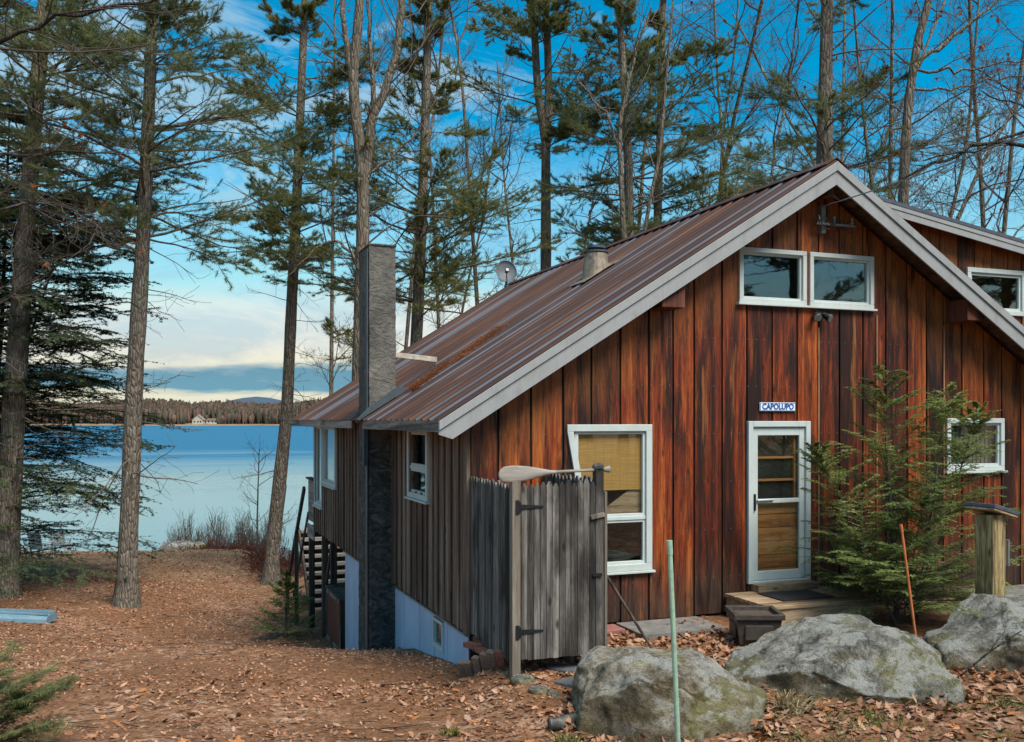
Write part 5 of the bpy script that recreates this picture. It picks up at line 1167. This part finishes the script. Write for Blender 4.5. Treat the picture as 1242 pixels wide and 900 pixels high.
# --- shore growth
def reeds():
    r = np.random.default_rng(61); N = 900
    px = np.concatenate([r.uniform(205, 335, 700), r.normal(300, 22, 200)]); t = r.uniform(41, 44.5, N); h = r.uniform(.6, 2.0, N) * (.6 + .4 * np.sin(px * .09) ** 2)
    b = np.stack([at(a, HY, q) for a, q in zip(px, t)]); b[:, 2] = ground_z(b[:, 0], b[:, 1]) - .05
    P = shoots(b, unit(np.stack([r.normal(size=N) * .12, r.normal(size=N) * .12, np.ones(N)], -1)), h, 5, r, .06, 0); parts = [tubes(P, np.full((N, 5), .008) * np.linspace(1, .4, 5), 3)]
    Q, l = spawn(P[::2], 4, r, .4, 1, .5, .45, h[::2], 3, 0, .1, .2); parts.append(tubes(Q, np.full((len(Q), 3), .005), 3))
    V, Fc = cat(parts); o = npmesh('reeds', V, Fc, M['twig']); tag(o, 'thin bare reeds and stems along the lake edge', 'reeds', kind='stuff')
    # brush heaped on the bank
    N = 2600; px = np.concatenate([r.uniform(203, 345, 1500), r.normal(345, 16, 700), r.normal(318, 10, 400)]); t = np.concatenate([r.uniform(40.2, 42.5, 1500), r.uniform(31, 36, 1100)])
    b = np.stack([at(a, HY, q) for a, q in zip(px, t)]); b[:, 2] = ground_z(b[:, 0], b[:, 1]) - .03
    P = shoots(b, unit(r.normal(size=(N, 3)) + np.array([0, 0, .8])), r.uniform(.2, .8, N), 4, r, .25, -.5); V, Fc = tubes(P, np.full((N, 4), .012), 3); o = npmesh('brush', V, Fc, M['red_timber']); tag(o, 'low brown brush along the bank below the reeds', 'brush', kind='stuff')
reeds()
bare('sapling', [(312, 672), (312, 630), (313, 590), (314, 560)], 37, .035, 'spindly bare shrub on the shore left of the slender pine', 211, auto=16, La=1.2, h0=.5, levels=2, m=(4, 3, 2), top=.5, k=6, group='shore shrubs')
bare('sapling', [(338, 668), (342, 630), (346, 600)], 38, .03, 'spindly bare shrub on the shore right of the slender pine', 212, auto=14, La=1.0, h0=.4, levels=2, m=(4, 3, 2), top=.4, k=6, group='shore shrubs')
# --- woods behind the viewer, which the window panes mirror
WOODS = [(T5, 10, -20.5, 1.6, .8), (T7, 13, -19.5, .9, .85), (T8, 16, -18.5, 2.7, .8), (T5, 19.5, -19, 4.0, .85), (T3, 23, -18, .2, .8), (T7, 26, -18, 5.9, .85), (T5, 30, -16, 2.0, .9), (T8, 14, -23, .6, 1.1), (T5, 18, -24, 2.2, 1.1), (T7, 22, -22, 3.9, 1.1), (T8, 26, -22, 5.0, 1.1), (T5, 31, -20, 1.1, 1.2), (T7, 11, -27, 2.9, 1.2), (T5, 16, -31, .4, 1.3), (T8, 23, -30, 3.3, 1.3), (T3, 7, -25, 3.3, 1.0), (T5, 33, -15, 2.5, 1.0), (T7, 36, -19, .1, 1.0), (T5, 2, -34, 1.9, 1.1), (T8, -6, -36, 4.4, 1.1)]
for i, (src, x, y, rz, sc) in enumerate(WOODS):
    copy_tree(src, (x, y, gz(x, y)), rz, sc, 'tall pine standing in the woods behind the viewer')['group'] = 'pines behind the viewer'

# ------------------------------------------------------------------ leaf litter, grass
def litter():
    r = np.random.default_rng(77)
    def pick(N, t0, t1, x0, x1):
        t = r.uniform(t0, t1, N); X = r.uniform(x0, x1, N) ; x = CAM[0] + X * GX[0] + t * GX[1]; y = CAM[1] + X * SY[0] + t * SY[1]
        ok = ~((x > -.02) & (y > -.02)) & ~((x > 3.5) & (x < 5.0) & (y > -1.0)) 
        pat = np.sin(x * .9 + 1.3 * np.sin(y * .6)) * np.sin(y * .8 + x * .3); ok &= r.random(N) < .62 + .38 * pat
        return x[ok], y[ok]
    parts = []
    def leaves(x, y, s0, s1, shape, tilt):
        N = len(x); z = ground_z(x, y) + r.uniform(.004, .022, N); s = r.uniform(s0, s1, N); az = r.uniform(0, 6.283, N)
        n = unit(np.stack([r.normal(size=N) * tilt, r.normal(size=N) * tilt, np.ones(N)], -1)); u = unit(np.cross(n, np.stack([np.cos(az), np.sin(az), np.zeros(N)], -1))); v = np.cross(n, u)
        c = np.stack([x, y, z], -1); K = len(shape); sh = np.array(shape); curl = r.uniform(.1, .5, N)
        P = c[:, None] + s[:, None, None] * (u[:, None] * sh[None, :, :1] + v[:, None] * sh[None, :, 1:2] + n[:, None] * (sh[None, :, 1:2] ** 2 * curl[:, None, None] * 1.2 + sh[None, :, :1] ** 2 * curl[:, None, None] * .5))
        return P.reshape(-1, 3), np.arange(N * K).reshape(N, K)
    oak = [(-.55, 0), (-.42, .05), (-.30, .16), (-.2, .10), (-.08, .26), (.04, .13), (.2, .30), (.3, .15), (.5, .12), (.56, 0), (.5, -.12), (.3, -.15), (.2, -.30), (.04, -.13), (-.08, -.26), (-.2, -.10), (-.30, -.16), (-.42, -.05)]
    quad = [(-.5, 0), (0, .28), (.5, 0), (0, -.28)]
    x, y = pick(16000, 6.6, 10.5, -5.5, 6.5); k = r.random(len(x)) < np.clip(.10 + .88 * ss(x, .0, 1.2), 0, 1)
    V, Fc = leaves(x[k], y[k], .06, .125, oak, .38); o = npmesh('leaf_litter', V, Fc, M['leaf']); tag(o, 'large fallen oak leaves strewn over the near ground', 'leaves', kind='stuff')
    qs = []
    x, y = pick(48000, 6.6, 17, -9.5, 3.5); kk = r.random(len(x)) < .35 + .65 * (np.sin(x * 1.9 + y) * np.sin(y * 1.4 - x * .5) > -.1); x, y = x[kk], y[kk]; sm = leaves(x, y, .018, .060, quad, .45); qs.append(sm)
    x, y = pick(26000, 16, 28, -15, 2.0); qs.append(leaves(x, y, .04, .095, quad, .4))
    x, y = pick(18000, 27, 42, -22, -4); qs.append(leaves(x, y, .06, .11, quad, .4))
    x = r.uniform(1.0, 2.9, 900); y = r.uniform(-1.9, -.1, 900); qs.append(leaves(x, y, .06, .12, quad, .6))
    for (px, py, t, a_, b_, n_) in ((806, 850, 8.45, .92, .70, 420), (1024, 842, 9.45, 1.12, .80, 520), (1250, 830, 10.3, 1.1, .85, 420), (905, 800, 10.6, .35, .35, 160), (690, 800, 10.2, .5, .25, 120)):
        p = at(px, HY, t); th = r.uniform(0, 6.283, n_); q = np.abs(r.normal(size=n_)) * .16 + .90; X = np.cos(th) * a_ * q; Y = np.sin(th) * b_ * q
        xx = p[0] + X * GX[0] + Y * GX[1]; yy = p[1] + X * SY[0] + Y * SY[1]; V, Fc = leaves(xx, yy, .06, .12, quad, .7); V[:, 2] += np.repeat(np.clip(.10 - (q - .9) * .5, 0, .1) * r.random(n_), 4); qs.append((V, Fc))
    V, Fc = cat(qs); o = npmesh('leaf_litter', V, Fc, M['leaf']); tag(o, 'small fallen leaves covering the slope down to the lake', 'leaves', kind='stuff')
litter()
def twigs():
    r = np.random.default_rng(79); N = 520; t = r.uniform(6.8, 26, N) ** 1.0; X = r.uniform(-11, 5, N); x = CAM[0] + X * GX[0] + t * GX[1]; y = CAM[1] + X * SY[0] + t * SY[1]; ok = ~((x > -.1) & (y > -.1)) & ~((x > 3.3) & (x < 5.2) & (y > -1.2)); x, y = x[ok], y[ok]; N = len(x)
    az = r.uniform(0, 6.283, N); P = shoots(np.stack([x, y, ground_z(x, y) + .018], -1), np.stack([np.cos(az), np.sin(az), np.zeros(N) + .03], -1), r.uniform(.12, .6, N), 5, r, .12, -.02); P[:, :, 2] = ground_z(P[:, :, 0], P[:, :, 1]) + .018
    V, Fc = tubes(P, np.linspace(1, .5, 5)[None] * r.uniform(.003, .007, (N, 1)), 4); o = npmesh('fallen_twigs', V, Fc, M['dark_bark']); tag(o, 'thin fallen twigs scattered over the leaf litter', 'twigs', kind='stuff')
twigs()
def grass():
    r = np.random.default_rng(88)
    def clump(px, py, t, n, h, mat, name, lab, kind=None, spread=.1):
        p = at(px, py, t); N = n; x = p[0] + r.normal(size=N) * spread; y = p[1] + r.normal(size=N) * spread; b = np.stack([x, y, ground_z(x, y)], -1); d = unit(np.stack([r.normal(size=N) * .5, r.normal(size=N) * .5, np.ones(N)], -1)); L = r.uniform(.5, 1.1, N) * h
        P = shoots(b, d, L, 4, r, .1, -.9); s = unit(np.cross(d, r.normal(size=(N, 3)))) * .004
        V = np.concatenate([P - s[:, None], P + s[:, None]], 1); idx = np.arange(N * 8).reshape(N, 8); Fc = np.stack([np.stack([idx[:, i], idx[:, i + 1], idx[:, 5 + i], idx[:, 4 + i]], -1) for i in range(3)], 1).reshape(-1, 4); return V.reshape(-1, 3), Fc, p
    for (px, py, t, n, h, mat, sp_, lab) in ((957, 862, 8.7, 240, .20, 'straw', .06, 'straw-coloured grass tuft below the middle boulder'), (690, 885, 7.9, 160, .14, 'grass', .07, 'green grass tuft at the left foot of the mossy boulder'), (548, 868, 8.3, 130, .07, 'grass', .05, 'small green grass tuft among leaves left of the log'), (770, 812 - 30, 9.6, 60, .34, 'straw', .05, 'dry weed stems between the mossy boulder and the planter')):
        V, Fc, p = clump(px, py, t, n, h, mat, '', '', spread=sp_); o = npmesh('grass_tuft', V, Fc, M[mat]); tag(o, lab, 'grass', 'grass tufts by the boulders'); rebase(o, (p[0], p[1], gz(p[0], p[1])))
    parts = []
    for i in range(24):
        V, Fc, p = clump(r.uniform(930, 1242), r.uniform(850, 895), r.uniform(7.6, 9.0), 40, .09, 'grass', '', '', spread=.1); parts.append((V, Fc))
    V, Fc = cat(parts); o = npmesh('grass', V, Fc, M['grass']); tag(o, 'sparse short grass between the leaves below the boulders', 'grass', kind='stuff')
    # needles washed against the plank on the roof
    N = 2600; a = .15 + 1.75 * r.random(N) ** 1.3; y = 3.05 + (a - .3) * .62 + r.normal(size=N) * .16 + (a < .9) * .25; z = np.array([roof_top(q) for q in a]) + .055 + r.uniform(0, .02, N)
    V, Fc = blades(np.stack([a, y, z], -1), unit(np.stack([r.normal(size=N), r.normal(size=N), r.normal(size=N) * .2], -1)), 1, .09, .006, r, .5, 0); o = npmesh('needle_drift', V, Fc, M['dead_leaf']); tag(o, 'orange fallen needles drifted on the roof beside the chimney', 'needles', kind='stuff')
grass()

# ------------------------------------------------------------------ sky, sun, camera
SUN_EL, SUN_AZ = R(54), R(160)          # azimuth measured from +y (away from the viewer), clockwise
W = D.worlds.new('World'); S.world = W; W.use_nodes = True; nt = W.node_tree; nt.nodes.clear()
class WN(NT):
    def __init__(s, t): s.t = t
k = WN(nt); out = k.n('ShaderNodeOutputWorld'); bg = k.n('ShaderNodeBackground'); k.l(bg.outputs[0], out.inputs[0])
sky = k.n('ShaderNodeTexSky', sky_type='NISHITA'); sky.sun_disc = False; sky.sun_elevation = SUN_EL; sky.sun_rotation = SUN_AZ; sky.air_density = 1.0; sky.dust_density = .6; sky.ozone_density = 2.5; sky.altitude = 100
hs = k.n('ShaderNodeHueSaturation'); k.l(sky.outputs[0], hs.inputs['Color']); hs.inputs['Saturation'].default_value = 1.6; hs.inputs['Value'].default_value = 1.0; hs.inputs['Hue'].default_value = .478
tc = k.n('ShaderNodeTexCoord'); d = tc.outputs['Generated']; z = k.xyz(d)[2]
def wmap(sc, off=(0, 0, 0)):
    mp = k.n('ShaderNodeMapping'); k.l(d, mp.inputs[0]); mp.inputs['Scale'].default_value = sc; mp.inputs['Location'].default_value = off; return mp.outputs[0]
n1 = k.noise(wmap((2.2, 2.2, 14)), 1.6, 6, .58); n2 = k.noise(wmap((2.4, 2.4, 7), (3, 1, 0)), 2.6, 8, .66, .4)
e = k.math('ADD', z, k.math('MULTIPLY', k.math('SUBTRACT', n1, .5), .06))
CS = 6.2                                                              # cloud brightness on the sky texture's scale
cl = k.ramp(e, [(0, (.74, .76, .64)), (.026, (.82, .79, .60)), (.031, (.16, .36, .47)), (.052, (.15, .33, .44)), (.060, (.86, .83, .66)), (.085, (.76, .80, .76)), (.105, (.78, .83, .78)), (.14, (.42, .80, .84)), (.20, (.40, .80, .90)), (.32, (.62, .84, .95))])
cl = k.mix(k.mapr(n2, .46, .60, 0, .55), cl, (.42, .54, .60))
sc_ = k.n('ShaderNodeVectorMath', operation='SCALE'); k.l(cl, sc_.inputs[0]); sc_.inputs['Scale'].default_value = CS
dx = k.xyz(d); 
side = k.math('ADD', k.math('MULTIPLY', dx[0], -.935), k.math('MULTIPLY', dx[1], .3546))      # + towards the left
m1 = k.mapr(k.math('ADD', z, k.math('MULTIPLY', k.math('SUBTRACT', n2, .5), .26)), .09, .30, 1, 0)
m2 = k.math('MULTIPLY', k.mapr(k.math('ADD', n2, k.math('MULTIPLY', side, .30)), .53, .66, 0, .85), k.mapr(z, .1, .6, 1, .4))
mm = k.math('MAXIMUM', m1, m2)
col = k.mix(mm, hs.outputs[0], sc_.outputs[0]); k.l(col, bg.inputs[0]); bg.inputs[1].default_value = .084
sd = D.lights.new('sun', 'SUN'); sd.energy = 3.3; sd.angle = R(34); sd.color = (1, .93, .82); so = D.objects.new('sun', sd); COL.objects.link(so)
v = Vector((math.sin(SUN_AZ) * math.cos(SUN_EL), math.cos(SUN_AZ) * math.cos(SUN_EL), math.sin(SUN_EL))); so.rotation_euler = v.to_track_quat('Z', 'Y').to_euler()
cd = D.cameras.new('camera'); cd.sensor_width = 36; cd.lens = 36 * F / 1242; cd.shift_y = (HY - 450) / 1242; cd.clip_start = .1; cd.clip_end = 20000
co = D.objects.new('camera', cd); COL.objects.link(co); co.location = (CAM[0], CAM[1], EZ); co.rotation_euler = (R(90), 0, -math.atan2(GX[1], GX[0])); S.camera = co
S.view_settings.view_transform = 'Standard'; S.view_settings.look = 'None'; S.view_settings.exposure = 1.0; S.view_settings.gamma = 1; S.view_settings.use_curve_mapping = False
S.cycles.max_bounces = 8; S.cycles.transparent_max_bounces = 12; S.cycles.use_denoising = True
